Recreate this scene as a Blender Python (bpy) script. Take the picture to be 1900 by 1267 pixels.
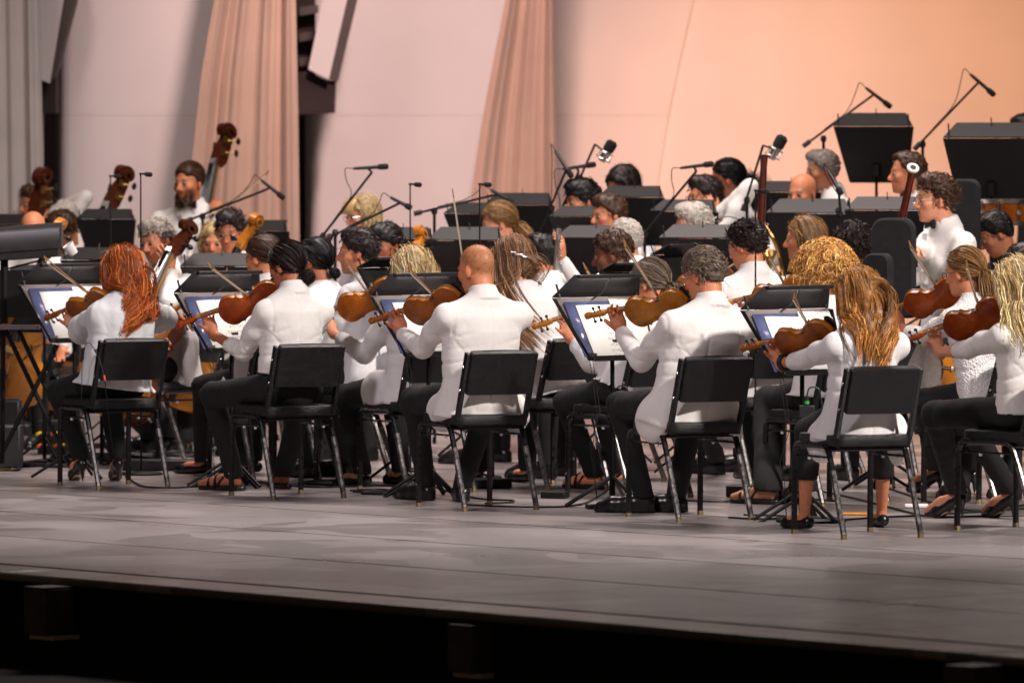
import bpy, bmesh, math, random
import numpy as np
from mathutils import Vector, Matrix

random.seed(7); rng = np.random.default_rng(11)
SC = bpy.context.scene
for o in list(bpy.data.objects): bpy.data.objects.remove(o)

# ------------------------------------------------------------------ camera
FPX, CAMH, HOR = 12614.0, 1.83, 267.0            # focal length in photo pixels, eye height above the stage, horizon row
PITCH = math.atan((633.5 - HOR) / FPX)
cd = bpy.data.cameras.new('camera'); cam = bpy.data.objects.new('camera', cd); SC.collection.objects.link(cam)
cam.location = (0, 0, CAMH); cam.rotation_euler = (math.pi / 2 - PITCH, 0, 0)
cd.sensor_width = 36; cd.lens = 36 * FPX / 1900; cd.clip_start = 1; cd.clip_end = 400
cd.dof.use_dof = True; cd.dof.focus_distance = 33.6; cd.dof.aperture_fstop = 4.2
SC.camera = cam
# ------------------------------------------------------------------ dusk sky
w = bpy.data.worlds.new('World'); SC.world = w; w.use_nodes = True
nt = w.node_tree; bg = nt.nodes['Background']
sky = nt.nodes.new('ShaderNodeTexSky'); sky.sky_type = 'NISHITA'; sky.sun_disc = False
sky.sun_elevation = math.radians(1.0); sky.sun_rotation = math.radians(200); sky.altitude = 150
nt.links.new(sky.outputs[0], bg.inputs[0]); bg.inputs[1].default_value = 0.02
# ------------------------------------------------------------------ stage lighting (lamps on the rig above and in front of the stage)
def area(name, loc, aim, power, sx, sy, col, spread=180):
    l = bpy.data.lights.new(name, 'AREA'); l.shape = 'RECTANGLE'; l.size = sx; l.size_y = sy; l.energy = power; l.color = col
    l.spread = math.radians(spread)
    o = bpy.data.objects.new(name, l); SC.collection.objects.link(o); o.location = loc
    o.rotation_euler = (Vector(aim) - Vector(loc)).to_track_quat('-Z', 'Y').to_euler(); return o
def spot(name, loc, aim, power, ang, col, rad=.25, blend=.8):
    l = bpy.data.lights.new(name, 'SPOT'); l.energy = power; l.color = col; l.spot_size = math.radians(ang); l.spot_blend = blend; l.shadow_soft_size = rad
    o = bpy.data.objects.new(name, l); SC.collection.objects.link(o); o.location = loc
    o.rotation_euler = (Vector(aim) - Vector(loc)).to_track_quat('-Z', 'Y').to_euler(); return o
spot('front_truss_lamp', (10.5, 24.5, 10.0), (-0.3, 35.0, 0.9), 13200, 43, (1.0, .91, .85), .5)
spot('front_truss_lamp_2', (-6.0, 22.5, 10.5), (0, 35.5, 0.9), 3900, 38, (.98, .86, .90), .5)
area('overhead_rig_lamp', (0.5, 39.5, 9.5), (0.3, 38.5, 0), 640, 6, 3, (1.0, .86, .80), 120)
spot('orange_wash_lamp', (3.4, 43.2, 6.2), (2.75, 51.3, 1.5), 3300, 40, (1.0, .46, .24), .4, .95)
spot('orange_wash_lamp_2', (8.0, 42.5, 7.5), (5.0, 51.3, 1.6), 260, 60, (1.0, .40, .20), .4, 1.0)
spot('pink_wash_lamp', (0.6, 39.5, 8.5), (-.35, 49.0, 2.0), 5600, 40, (1.0, .66, .60), .6, 1.0)
spot('pink_wash_lamp_2', (-4.0, 38.5, 8.5), (-3.2, 47.0, 2.0), 900, 44, (1.0, .72, .70), .6, 1.0)
SC.view_settings.view_transform = 'Standard'; SC.view_settings.look = 'None'; SC.view_settings.exposure = 0; SC.view_settings.gamma = 1
SC.cycles.max_bounces = 5; SC.cycles.use_denoising = True
SC.cycles.sample_clamp_indirect = 4

# ------------------------------------------------------------------ pixel helpers (photo pixels, 1900 x 1267)
_cp, _sp = math.cos(PITCH), math.sin(PITCH)
def at(px, py, d):
    u, v = (px - 950) / FPX, (py - 633.5) / FPX
    ry, rz = _cp - v * _sp, -_sp - v * _cp
    t = d / ry
    return np.array([u * t, d, CAMH + rz * t])
def ground(px, py, z=0.0):
    u, v = (px - 950) / FPX, (py - 633.5) / FPX
    ry, rz = _cp - v * _sp, -_sp - v * _cp
    t = (z - CAMH) / rz
    return np.array([u * t, ry * t, z])
def ppm(d): return FPX / d
def V3(*a): return np.array(a, float)
def nrm(v): v = np.asarray(v, float); return v / (np.linalg.norm(v) + 1e-12)
def facing(th): a = math.radians(th); return V3(-math.sin(a), math.cos(a), 0), V3(math.cos(a), math.sin(a), 0)

# ------------------------------------------------------------------ scene objects
COL = SC.collection
def tag(o, label=None, cat=None, group=None, kind=None):
    if label: o['label'] = label
    if cat: o['category'] = cat
    if group: o['group'] = group
    if kind: o['kind'] = kind
    return o
def thing(name, label, cat, loc=(0, 0, 0), rotz=0.0, group=None):
    o = bpy.data.objects.new(name, None); COL.objects.link(o); o.location = [float(c) for c in loc]; o.rotation_euler = (0, 0, rotz)
    o.empty_display_size = .1
    return tag(o, label, cat, group)
def copy_tree(o, parent=None):
    c = o.copy(); COL.objects.link(c); c.parent = parent
    for ch in o.children: copy_tree(ch, c)
    return c
def fast_mesh(name, V, Q, T=None, smooth=True, col=None):
    me = bpy.data.meshes.new(name); V = np.asarray(V, np.float32)
    nq = 0 if Q is None else len(Q); ntr = 0 if T is None else len(T)
    me.vertices.add(len(V)); me.vertices.foreach_set('co', V.ravel())
    loops = []
    if nq: loops.append(np.asarray(Q, np.int32).ravel())
    if ntr: loops.append(np.asarray(T, np.int32).ravel())
    L = np.concatenate(loops); me.loops.add(len(L)); me.loops.foreach_set('vertex_index', L)
    st = np.concatenate([np.arange(nq, dtype=np.int32) * 4, nq * 4 + np.arange(ntr, dtype=np.int32) * 3])
    me.polygons.add(nq + ntr); me.polygons.foreach_set('loop_start', st)
    me.polygons.foreach_set('use_smooth', np.full(nq + ntr, smooth))
    me.update(calc_edges=True)
    if col is not None:
        a = me.color_attributes.new('Col', 'FLOAT_COLOR', 'POINT')
        c = np.ones((len(V), 4), np.float32); c[:, :3] = col; a.data.foreach_set('color', c.ravel())
    return me
def link(name, me, mat, parent=None, loc=None):
    o = bpy.data.objects.new(name, me); COL.objects.link(o)
    if mat is not None: me.materials.append(mat)
    if parent is not None: o.parent = parent
    if loc is not None: o.location = [float(c) for c in loc]
    return o

class MB:
    """collects simple solids and builds ONE mesh object"""
    def __init__(s): s.v = []; s.f = []
    def add(s, V, F):
        b = len(s.v); s.v += [tuple(float(c) for c in p) for p in V]; s.f += [tuple(b + i for i in f) for f in F]; return s
    def box(s, c, size, R=None):
        c = np.asarray(c, float); x, y, z = [q / 2 for q in size]
        P = np.array([(i, j, k) for i in (-x, x) for j in (-y, y) for k in (-z, z)])
        if R is not None: P = P @ np.asarray(R).T
        return s.add(P + c, [(0, 1, 3, 2), (4, 6, 7, 5), (0, 4, 5, 1), (2, 3, 7, 6), (0, 2, 6, 4), (1, 5, 7, 3)])
    def tube(s, pts, r, n=8, cap=True):
        P = np.asarray(pts, float); m = len(P); r = np.full(m, r) if np.isscalar(r) else np.asarray(r, float)
        T = np.gradient(P, axis=0); ref = V3(0, 0, 1) if abs(nrm(P[-1] - P[0])[2]) < .9 else V3(1, 0, 0)
        V = []
        for i in range(m):
            t = nrm(T[i]); a = nrm(np.cross(t, ref)); b = np.cross(t, a)
            for k in range(n):
                q = 2 * math.pi * k / n; V.append(P[i] + r[i] * (a * math.cos(q) + b * math.sin(q)))
        F = [(i * n + k, i * n + (k + 1) % n, (i + 1) * n + (k + 1) % n, (i + 1) * n + k) for i in range(m - 1) for k in range(n)]
        if cap: F += [tuple(range(n))[::-1], tuple((m - 1) * n + k for k in range(n))]
        return s.add(V, F)
    def loft(s, rings, cap=True):
        n = len(rings[0]); V = [p for r in rings for p in r]; m = len(rings)
        F = [(i * n + k, i * n + (k + 1) % n, (i + 1) * n + (k + 1) % n, (i + 1) * n + k) for i in range(m - 1) for k in range(n)]
        if cap: F += [tuple(range(n))[::-1], tuple((m - 1) * n + k for k in range(n))]
        return s.add(V, F)
    def ball(s, c, r, n=8, R=None):
        r = np.full(3, r) if np.isscalar(r) else np.asarray(r, float)
        rings = []
        for i in range(1, n):
            a = math.pi * i / n
            ring = np.array([(math.sin(a) * math.cos(2 * math.pi * k / (2 * n)), math.sin(a) * math.sin(2 * math.pi * k / (2 * n)), math.cos(a)) for k in range(2 * n)]) * r
            if R is not None: ring = ring @ np.asarray(R).T
            rings.append(ring + np.asarray(c, float))
        return s.loft(rings)
    def slab(s, poly, nv, th):
        """closed polygon (3D points) given a thickness along nv"""
        P = [np.asarray(p, float) for p in poly]; n = len(P); o = np.asarray(nv, float) * th
        V = P + [p + o for p in P]
        return s.add(V, [tuple(range(n))[::-1], tuple(range(n, 2 * n))] + [(i, (i + 1) % n, n + (i + 1) % n, n + i) for i in range(n)])
    def mesh(s, name, smooth=True, ang=35):
        me = bpy.data.meshes.new(name); me.from_pydata(s.v, [], s.f)
        bm = bmesh.new(); bm.from_mesh(me); bmesh.ops.recalc_face_normals(bm, faces=bm.faces); bm.to_mesh(me); bm.free()
        if smooth:
            me.polygons.foreach_set('use_smooth', [True] * len(me.polygons)); me.set_sharp_from_angle(angle=math.radians(ang))
        return me
    def build(s, name, mat, parent=None, loc=None, bevel=0, smooth=True):
        o = link(name, s.mesh(name, smooth), mat, parent, loc)
        if bevel:
            m = o.modifiers.new('bevel', 'BEVEL'); m.width = bevel; m.segments = 2; m.limit_method = 'ANGLE'
        return o

# ------------------------------------------------------------------ materials
def mat(name, col, rough=.5, metal=0, var=None, bump=None, attr=False, spec=.5, rvar=0, coat=0, sheen=0, sss=0, emit=None):
    m = bpy.data.materials.new(name); m.use_nodes = True; n = m.node_tree.nodes; l = m.node_tree.links
    b = n['Principled BSDF']; b.inputs['Roughness'].default_value = rough; b.inputs['Metallic'].default_value = metal
    b.inputs['Specular IOR Level'].default_value = spec; b.inputs['Coat Weight'].default_value = coat; b.inputs['Coat Roughness'].default_value = .12
    b.inputs['Sheen Weight'].default_value = sheen
    if sss: b.inputs['Subsurface Weight'].default_value = sss; b.inputs['Subsurface Radius'].default_value = (.012, .005, .003); b.inputs['Subsurface Scale'].default_value = 1
    tc = n.new('ShaderNodeTexCoord')
    src = None
    if attr:
        a = n.new('ShaderNodeAttribute'); a.attribute_name = 'Col'; src = a.outputs['Color']
    if var:
        nz = n.new('ShaderNodeTexNoise'); nz.inputs['Scale'].default_value = var[0]; nz.inputs['Detail'].default_value = 5; l.new(tc.outputs['Object'], nz.inputs['Vector'])
        mr = n.new('ShaderNodeMapRange'); mr.inputs[1].default_value = .3; mr.inputs[2].default_value = .7; mr.inputs[3].default_value = 1 - var[1]; mr.inputs[4].default_value = 1 + var[1]
        l.new(nz.outputs[0], mr.inputs[0])
        mx = n.new('ShaderNodeMix'); mx.data_type = 'RGBA'; mx.blend_type = 'MULTIPLY'; mx.inputs[0].default_value = 1
        if src is not None: l.new(src, mx.inputs[6])
        else: mx.inputs[6].default_value = (*col, 1)
        l.new(mr.outputs[0], mx.inputs[7]); src = mx.outputs[2]
        if rvar:
            r2 = n.new('ShaderNodeMapRange'); r2.inputs[1].default_value = .3; r2.inputs[2].default_value = .7; r2.inputs[3].default_value = rough - rvar; r2.inputs[4].default_value = rough + rvar
            l.new(nz.outputs[0], r2.inputs[0]); l.new(r2.outputs[0], b.inputs['Roughness'])
    if src is not None: l.new(src, b.inputs['Base Color'])
    else: b.inputs['Base Color'].default_value = (*col, 1)
    if bump:
        kind, sc, st, dist = bump
        t = n.new('ShaderNodeTexVoronoi' if kind == 'v' else ('ShaderNodeTexWave' if kind == 'w' else 'ShaderNodeTexNoise')); t.inputs['Scale'].default_value = sc
        if kind == 'n': t.inputs['Detail'].default_value = 4 if sc > 50 else 2
        l.new(tc.outputs['Object'], t.inputs['Vector'])
        bp = n.new('ShaderNodeBump'); bp.inputs['Strength'].default_value = st; bp.inputs['Distance'].default_value = dist
        l.new(t.outputs[0], bp.inputs['Height']); l.new(bp.outputs[0], b.inputs['Normal'])
    if emit: b.inputs['Emission Color'].default_value = (*emit[0], 1); b.inputs['Emission Strength'].default_value = emit[1]
    return m
def s2l(r, g, b): return tuple(((c / 255) / 12.92 if c / 255 <= .04045 else (((c / 255) + .055) / 1.055) ** 2.4) for c in (r, g, b))
MT = {}
MT['skin'] = mat('skin', (.6, .35, .25), .52, var=(60, .10), attr=True, spec=.45, sss=.12, bump=('n', 260, .12, .002))
MT['hair'] = mat('hair', (.1, .05, .03), .5, attr=True, spec=.35, var=(90, .25))
MT['jacket'] = mat('white_wool_jacket', (.80, .775, .75), .85, var=(9, .035), bump=('n', 12, .22, .02))
MT['jacket_b'] = mat('white_cotton_jacket', (.80, .78, .78), .82, var=(14, .04), bump=('n', 15, .25, .018))
MT['shirt'] = mat('white_shirt_cotton', (.83, .82, .84), .7, var=(20, .04), bump=('n', 18, .28, .016))
MT['black_cloth'] = mat('black_trouser_cloth', (.0055, .0052, .006), .88, var=(14, .3), bump=('n', 320, .3, .002))
MT['black_shirt'] = mat('dark_navy_cloth', (.012, .014, .022), .85, var=(14, .3))
MT['satin'] = mat('black_satin', (.008, .008, .009), .35)
MT['shoe'] = mat('black_shoe_leather', (.010, .010, .010), .28, var=(40, .4), bump=('n', 120, .15, .002))
MT['sole'] = mat('tan_shoe_sole', (.42, .27, .14), .6, var=(60, .25))
MT['vinyl'] = mat('black_chair_vinyl', (.0055, .0055, .006), .36, var=(30, .25), bump=('v', 260, .45, .003), rvar=.08)
MT['frame'] = mat('black_chair_enamel', (.006, .006, .0065), .32, var=(50, .4), rvar=.1)
MT['legmetal'] = mat('worn_chair_leg_metal', (.20, .19, .185), .36, metal=.85, var=(45, .6), rvar=.12)
MT['brass'] = mat('brass_glide', (.30, .22, .12), .45, metal=.7, var=(80, .3))
MT['standm'] = mat('black_stand_metal', (.0055, .005, .005), .5, spec=.25, var=(18, .10), rvar=.04, bump=('n', 500, .12, .001))
MT['hood'] = mat('dark_grey_hood', (.011, .0100, .0105), .55, var=(18, .08), bump=('n', 500, .1, .001))
MT['desk_lit'] = mat('lamplit_toned_stand_desk', (.15, .125, .118), .5, spec=.3, var=(14, .12))  # same desk as below, lightened in colour for the stand lamp's light
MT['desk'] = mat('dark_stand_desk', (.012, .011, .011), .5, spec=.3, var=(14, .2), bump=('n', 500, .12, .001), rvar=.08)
MT['blackm'] = mat('black_microphone_metal', (.012, .012, .013), .42, var=(60, .3))
MT['foam'] = mat('black_windscreen_foam', (.010, .0095, .010), .95, bump=('v', 500, .6, .003))
MT['chrome'] = mat('silver_metal', (.62, .60, .58), .25, metal=1, var=(60, .15))
MT['gold'] = mat('gold_hardware', (.42, .26, .08), .42, metal=1, var=(60, .2))
MT['paper'] = None
MT['blue'] = mat('blue_music_folder', (.085, .10, .20), .22, var=(8, .35), bump=('n', 30, .1, .004))
MT['bowstick'] = mat('bow_stick_wood', (.34, .17, .06), .35, var=(50, .25), coat=.4)
MT['bowhair'] = mat('bow_hair', (.72, .64, .50), .6, var=(200, .2))
MT['ebony'] = mat('ebony', (.010, .008, .008), .35, var=(60, .3))
MT['ivory'] = mat('ivory_ring', (.82, .80, .74), .35, var=(40, .08))
MT['redwood'] = mat('red_bassoon_maple', (.075, .010, .006), .22, var=(25, .3), coat=.8)
MT['cable'] = mat('black_cable_rubber', (.010, .010, .011), .5, var=(30, .3))
MT['plas'] = mat('black_plastic', (.014, .014, .015), .45, var=(30, .3), bump=('n', 300, .2, .001))
MT['green'] = mat('green_plastic_ring', (.03, .42, .05), .4, var=(30, .1))
MT['orange'] = mat('orange_tape', (.75, .10, .03), .5, var=(30, .15))
MT['yellow'] = mat('yellow_tape', (.72, .55, .03), .5, var=(30, .15))
MT['white'] = mat('white_plastic', (.80, .78, .76), .5, var=(30, .06))
MT['pad'] = mat('black_foam_shield', (.012, .011, .013), .95, var=(20, .3), bump=('n', 200, .4, .004))
MT['sheer'] = mat('sheer_white_voile', (.74, .75, .77), .8, var=(12, .06), bump=('n', 200, .3, .002), sheen=.2)
MT['knit'] = mat('white_cable_knit', (.80, .78, .77), .9, var=(12, .04), bump=('v', 90, .8, .008))
MT['eye'] = mat('eyeball', (.5, .5, .5), .15, attr=True, var=(50, .05))
MT['lens'] = mat('spectacle_lens', (.75, .78, .82), .05, var=(20, .02)); _b = MT['lens'].node_tree.nodes['Principled BSDF']; _b.inputs['Transmission Weight'].default_value = .85; _b.inputs['Alpha'].default_value = .35
def wood(name, c0, c1, flame=True, rough=.22):
    m = mat(name, c0, rough + .06, coat=.14, spec=.2, var=(10, .2)); n = m.node_tree.nodes; l = m.node_tree.links; b = n['Principled BSDF']
    tc = n.new('ShaderNodeTexCoord'); mp = n.new('ShaderNodeMapping'); mp.inputs['Scale'].default_value = (1, .12, .12) if flame else (.05, 1, 1)
    wv = n.new('ShaderNodeTexNoise'); wv.inputs['Scale'].default_value = 150 if flame else 260; wv.inputs['Detail'].default_value = 3; wv.inputs['Distortion'].default_value = .6
    nz = n.new('ShaderNodeTexNoise'); nz.inputs['Scale'].default_value = 7; nz.inputs['Detail'].default_value = 3
    l.new(tc.outputs['Object'], mp.inputs[0]); l.new(mp.outputs[0], wv.inputs['Vector']); l.new(tc.outputs['Object'], nz.inputs['Vector'])
    ad = n.new('ShaderNodeMath'); ad.operation = 'MULTIPLY_ADD'; ad.inputs[1].default_value = .45; l.new(wv.outputs[0], ad.inputs[0]); l.new(nz.outputs[0], ad.inputs[2])
    cr = n.new('ShaderNodeValToRGB'); cr.color_ramp.elements[0].position = .5; cr.color_ramp.elements[0].color = (*c0, 1); cr.color_ramp.elements[1].position = .95; cr.color_ramp.elements[1].color = (*c1, 1)
    l.new(ad.outputs[0], cr.inputs[0]); l.new(cr.outputs[0], b.inputs['Base Color']); return m
MT['w_red'] = wood('red_brown_varnish', (.15, .018, .0025), (.40, .075, .008))
MT['w_brown'] = wood('brown_varnish', (.17, .036, .004), (.44, .125, .012))
MT['w_gold'] = wood('golden_varnish', (.24, .066, .006), (.54, .21, .020))
MT['w_dark'] = wood('dark_varnish', (.034, .008, .004), (.10, .024, .008))
MT['w_orange'] = wood('orange_varnish', (.42, .13, .018), (.62, .25, .035))
MT['w_rib'] = wood('highlight_toned_rib', (.34, .10, .010), (.62, .24, .03))  # same wood as the body, lightened to paint the overhead light's highlight
MT['w_top'] = wood('spruce_varnish', (.22, .075, .014), (.38, .15, .03), flame=False)
MT['w_neck'] = wood('maple_neck', (.22, .10, .03), (.40, .21, .08))

# printed music: staves and notes drawn by nodes (flat print)
def paper_mat():
    m = mat('printed_sheet_music', (.82, .80, .76), .7); n = m.node_tree.nodes; l = m.node_tree.links; b = n['Principled BSDF']
    tc = n.new('ShaderNodeTexCoord'); sp = n.new('ShaderNodeSeparateXYZ'); l.new(tc.outputs['Object'], sp.inputs[0])
    def math_(op, a, c, d=None):
        q = n.new('ShaderNodeMath'); q.operation = op
        for i, x in enumerate((a, c, d)):
            if x is None: continue
            if isinstance(x, (int, float)): q.inputs[i].default_value = x
            else: l.new(x, q.inputs[i])
        return q.outputs[0]
    y = math_('MULTIPLY', sp.outputs[1], 31.0)                       # one system every 32 mm
    fy = math_('FRACT', y, None)
    inside = math_('MULTIPLY', math_('GREATER_THAN', fy, .25), math_('LESS_THAN', fy, .62))
    st = math_('FRACT', math_('MULTIPLY', fy, 13.0), None)
    line = math_('MULTIPLY', math_('LESS_THAN', st, .26), inside)
    vo = n.new('ShaderNodeTexVoronoi'); vo.inputs['Scale'].default_value = 1; mp = n.new('ShaderNodeMapping'); mp.inputs['Scale'].default_value = (110, 190, 1)
    l.new(tc.outputs['Object'], mp.inputs[0]); l.new(mp.outputs[0], vo.inputs['Vector'])
    near = math_('MULTIPLY', math_('LESS_THAN', vo.outputs['Distance'], .30), math_('MULTIPLY', math_('GREATER_THAN', fy, .12), math_('LESS_THAN', fy, .74)))
    margin = math_('LESS_THAN', math_('ABSOLUTE', sp.outputs[0], None), .098)
    ink = math_('MULTIPLY', math_('MAXIMUM', math_('MULTIPLY', line, .7), math_('MULTIPLY', near, .95)), margin)
    mx = n.new('ShaderNodeMix'); mx.data_type = 'RGBA'; mx.inputs[6].default_value = (.82, .80, .76, 1); mx.inputs[7].default_value = (.05, .05, .055, 1)
    l.new(ink, mx.inputs[0]); l.new(mx.outputs[2], b.inputs['Base Color']); return m
MT['paper'] = paper_mat()

# ================================================================== THE SETTING
EL, ER = ground(0, 1063), ground(1900, 1222)
ev = nrm(ER - EL); nv = V3(-ev[1], ev[0], 0)                     # along the stage edge, and away from the audience
if nv[1] < 0: nv = -nv
EANG = math.atan2(ev[1], ev[0])
def stg(e, n, z=0.0): return EL + ev * e + nv * n + V3(0, 0, z)

def floor_material(name, dark, light, seed):
    m = mat(name, dark, .42); n = m.node_tree.nodes; l = m.node_tree.links; b = n['Principled BSDF']
    g = n.new('ShaderNodeNewGeometry'); mp = n.new('ShaderNodeMapping'); mp.inputs['Rotation'].default_value = (0, 0, -EANG); mp.inputs['Location'].default_value = (seed, seed * .7, 0)
    l.new(g.outputs['Position'], mp.inputs[0])
    def noise(sc, det, vec=None, dist=0, scale=None):
        t = n.new('ShaderNodeTexNoise'); t.inputs['Scale'].default_value = sc; t.inputs['Detail'].default_value = det; t.inputs['Distortion'].default_value = dist
        if scale:
            q = n.new('ShaderNodeMapping'); q.inputs['Scale'].default_value = scale; l.new(mp.outputs[0], q.inputs[0]); l.new(q.outputs[0], t.inputs['Vector'])
        else: l.new(mp.outputs[0], t.inputs['Vector'])
        return t.outputs[0]
    def ramp(src, a, c, va=0., vb=1.):
        r = n.new('ShaderNodeMapRange'); r.inputs[1].default_value = a; r.inputs[2].default_value = c; r.inputs[3].default_value = va; r.inputs[4].default_value = vb; l.new(src, r.inputs[0]); return r.outputs[0]
    def mix(f, a, c):
        x = n.new('ShaderNodeMix'); x.data_type = 'RGBA'
        l.new(f, x.inputs[0])
        for s, v in ((6, a), (7, c)):
            if isinstance(v, tuple): x.inputs[s].default_value = (*v, 1)
            else: l.new(v, x.inputs[s])
        return x.outputs[2]
    patch = ramp(noise(.75, 2, dist=.9), .50, .515)                  # repainted patches with hard edges
    patch2 = ramp(noise(1.3, 1.5, dist=.6), .575, .585)
    soft = ramp(noise(1.1, 3, scale=(.5, 1.0, 1)), .3, .7)
    base = mix(soft, dark, light)
    base = mix(patch, base, tuple(c * .78 for c in dark))
    x2 = n.new('ShaderNodeMath'); x2.operation = 'MULTIPLY'; x2.inputs[1].default_value = .8; l.new(patch2, x2.inputs[0])
    base = mix(x2.outputs[0], base, tuple(c * 1.10 for c in light))
    scr = ramp(noise(9, 3, scale=(.10, 3.0, 1)), .68, .74, 0, .22)     # scuffs dragged along the stage
    base = mix(scr, base, tuple(c * 1.9 for c in light))
    spk = ramp(noise(55, 2), .72, .78, 0, .3); base = mix(spk, base, tuple(c * 2.2 for c in light))
    l.new(base, b.inputs['Base Color'])
    l.new(ramp(noise(1.4, 3, scale=(.4, 1.0, 1)), .25, .75, .25, .37), b.inputs['Roughness'])
    bp = n.new('ShaderNodeBump'); bp.inputs['Strength'].default_value = .05; bp.inputs['Distance'].default_value = .003
    l.new(noise(14, 3), bp.inputs['Height']); l.new(bp.outputs[0], b.inputs['Normal'])
    return m
MT['floor'] = floor_material('grey_painted_stage_floor', (.25, .222, .220), (.32, .288, .288), 3.1)
MT['nosing'] = floor_material('brown_grey_edge_board', (.24, .205, .185), (.34, .30, .27), 9.4)
MT['under'] = mat('dark_subfloor', (.012, .011, .011), .9, var=(4, .3))
MT['fascia'] = mat('black_stage_fascia', (.006, .0055, .006), .85, var=(6, .4), bump=('n', 60, .3, .004))
MT['pit'] = mat('dark_red_brown_pit_floor', (.030, .017, .014), .9, var=(7, .4), bump=('n', 90, .4, .006))
MT['boxbrown'] = mat('dark_brown_painted_box', (.11, .075, .068), .6, var=(14, .3))
MT['riser'] = mat('black_riser_top', (.035, .032, .034), .7, var=(5, .25))

# ground before the stage, reaching past everything in view
b = MB().box((0, 40, -.42), (260, 260, .1)); tag(b.build('ground', MT['pit']), 'dark red brown floor in front of and around the stage', 'ground', kind='structure')
fl = thing('stage_floor', 'grey painted stage floor laid in large sheets with worn patches', 'stage floor', (0, 0, 0)); fl['kind'] = 'structure'
sb = MB().slab([stg(-34, .06), stg(14, .06), stg(14, 32), stg(-34, 32)], V3(0, 0, -1), .30)
for i in range(len(sb.v)): sb.v[i] = (sb.v[i][0], sb.v[i][1], sb.v[i][2] - .014)
sb.build('subfloor', MT['under'], fl)
sh = None
SW, SD = 2.44, 1.22
for j in range(22):
    for i in range(-14, 6):
        e0 = i * SW + (SW / 2 if j % 2 else 0)
        c = stg(e0 + SW / 2, .40 + j * SD + SD / 2)
        if not (-6.5 < c[0] < 6.5 and c[1] < 53): continue
        if sh is None:
            m_ = MB().box((0, 0, -.007), (SW - .006, SD - .022, .014)); o = m_.build('floor_sheet', MT['floor'], fl); sh = o
        else: o = sh.copy(); COL.objects.link(o)
        o.location = c; o.rotation_euler = (random.uniform(-.0004, .0004), 0, EANG)
eb = None
for i in range(-6, 6):                                              # edge boards along the lip
    c = stg(i * 3.0 + 1.5, .165)
    if eb is None:
        eb = MB().box((0, 0, -.014), (2.996, .33, .036)).build('edge_board', MT['nosing'], fl, bevel=.011); o = eb
    else: o = eb.copy(); COL.objects.link(o)
    o.location = c; o.rotation_euler = (0, 0, EANG)
fa = MB().slab([stg(-24, .05, -.034), stg(14, .05, -.034), stg(14, .05, -.40), stg(-24, .05, -.40)], nv, .05)
tag(fa.build('fascia_wall', MT['fascia']), 'black boarded front of the stage below the floor edge', 'stage wall')
# risers at the back
N0 = float(np.dot(EL, nv)); E0 = float(np.dot(EL, ev))
def nE(p): return float(np.dot(p, nv)) - N0, float(np.dot(p, ev)) - E0
RISERS = [(5.15, .18), (5.95, .32), (6.75, .45), (7.7, .62)]
NB = float(np.dot(ground(1277, 961), nv)) - N0                       # front row line measured from the stage edge
for k, (dn, z) in enumerate(RISERS):
    n0 = NB + dn - .45; n1 = NB + (RISERS[k + 1][0] - .45 if k < 3 else 11)
    m_ = MB().slab([stg(-2.6 + .3 * k, n0, 0), stg(12, n0, 0), stg(12, n1 + .004, 0), stg(-2.6 + .3 * k, n1 + .004, 0)], V3(0, 0, 1), z)
    tag(m_.build('riser', MT['riser']), 'black stepped platform, %s step from the front, under the wind players' % ('first', 'second', 'third', 'highest')[k], 'riser', 'stepped platforms at the back')

# ---- the shell: wall panels, curtains, fins
def ribbed(name, col, sc=26):
    m = mat(name, col, .62, var=(2.2, .03)); n = m.node_tree.nodes; l = m.node_tree.links; b = n['Principled BSDF']
    tc = n.new('ShaderNodeTexCoord'); wv = n.new('ShaderNodeTexWave'); wv.inputs['Scale'].default_value = sc; wv.bands_direction = 'X'; wv.inputs['Distortion'].default_value = .15
    l.new(tc.outputs['Object'], wv.inputs['Vector']); bp = n.new('ShaderNodeBump'); bp.inputs['Strength'].default_value = .05; bp.inputs['Distance'].default_value = .004
    l.new(wv.outputs[0], bp.inputs['Height']); l.new(bp.outputs[0], b.inputs['Normal']); return m
MT['wall'] = ribbed('white_shell_panel', (.70, .68, .68))
MT['curtain'] = mat('beige_pink_curtain', (.50, .36, .285), .95, var=(3, .06), bump=('n', 260, .3, .003), sheen=.2)
MT['curtain_g'] = mat('grey_curtain', (.44, .41, .39), .95, var=(3, .06), bump=('n', 260, .3, .003), sheen=.2)
MT['darkgap'] = mat('dark_brown_backstage', (.030, .022, .020), .9, var=(3, .3))
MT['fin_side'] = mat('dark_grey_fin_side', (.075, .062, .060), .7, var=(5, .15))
def zrow(y, d): return float(at(0, y, d)[2])
def edge(pts, d):
    """x position (m) at height z along a polyline of photo pixels at depth d"""
    zs = [zrow(p[1], d) for p in pts]; xs = [float(at(p[0], p[1], d)[0]) for p in pts]
    o = np.argsort(zs); zs = np.array(zs)[o]; xs = np.array(xs)[o]
    def f(z):
        if z > zs[-1]: return xs[-1] + (z - zs[-1]) * (xs[-1] - xs[-2]) / (zs[-1] - zs[-2])
        if z < zs[0]: return xs[0] + (z - zs[0]) * (xs[1] - xs[0]) / (zs[1] - zs[0]) * .5
        return float(np.interp(z, zs, xs))
    return f
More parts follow.
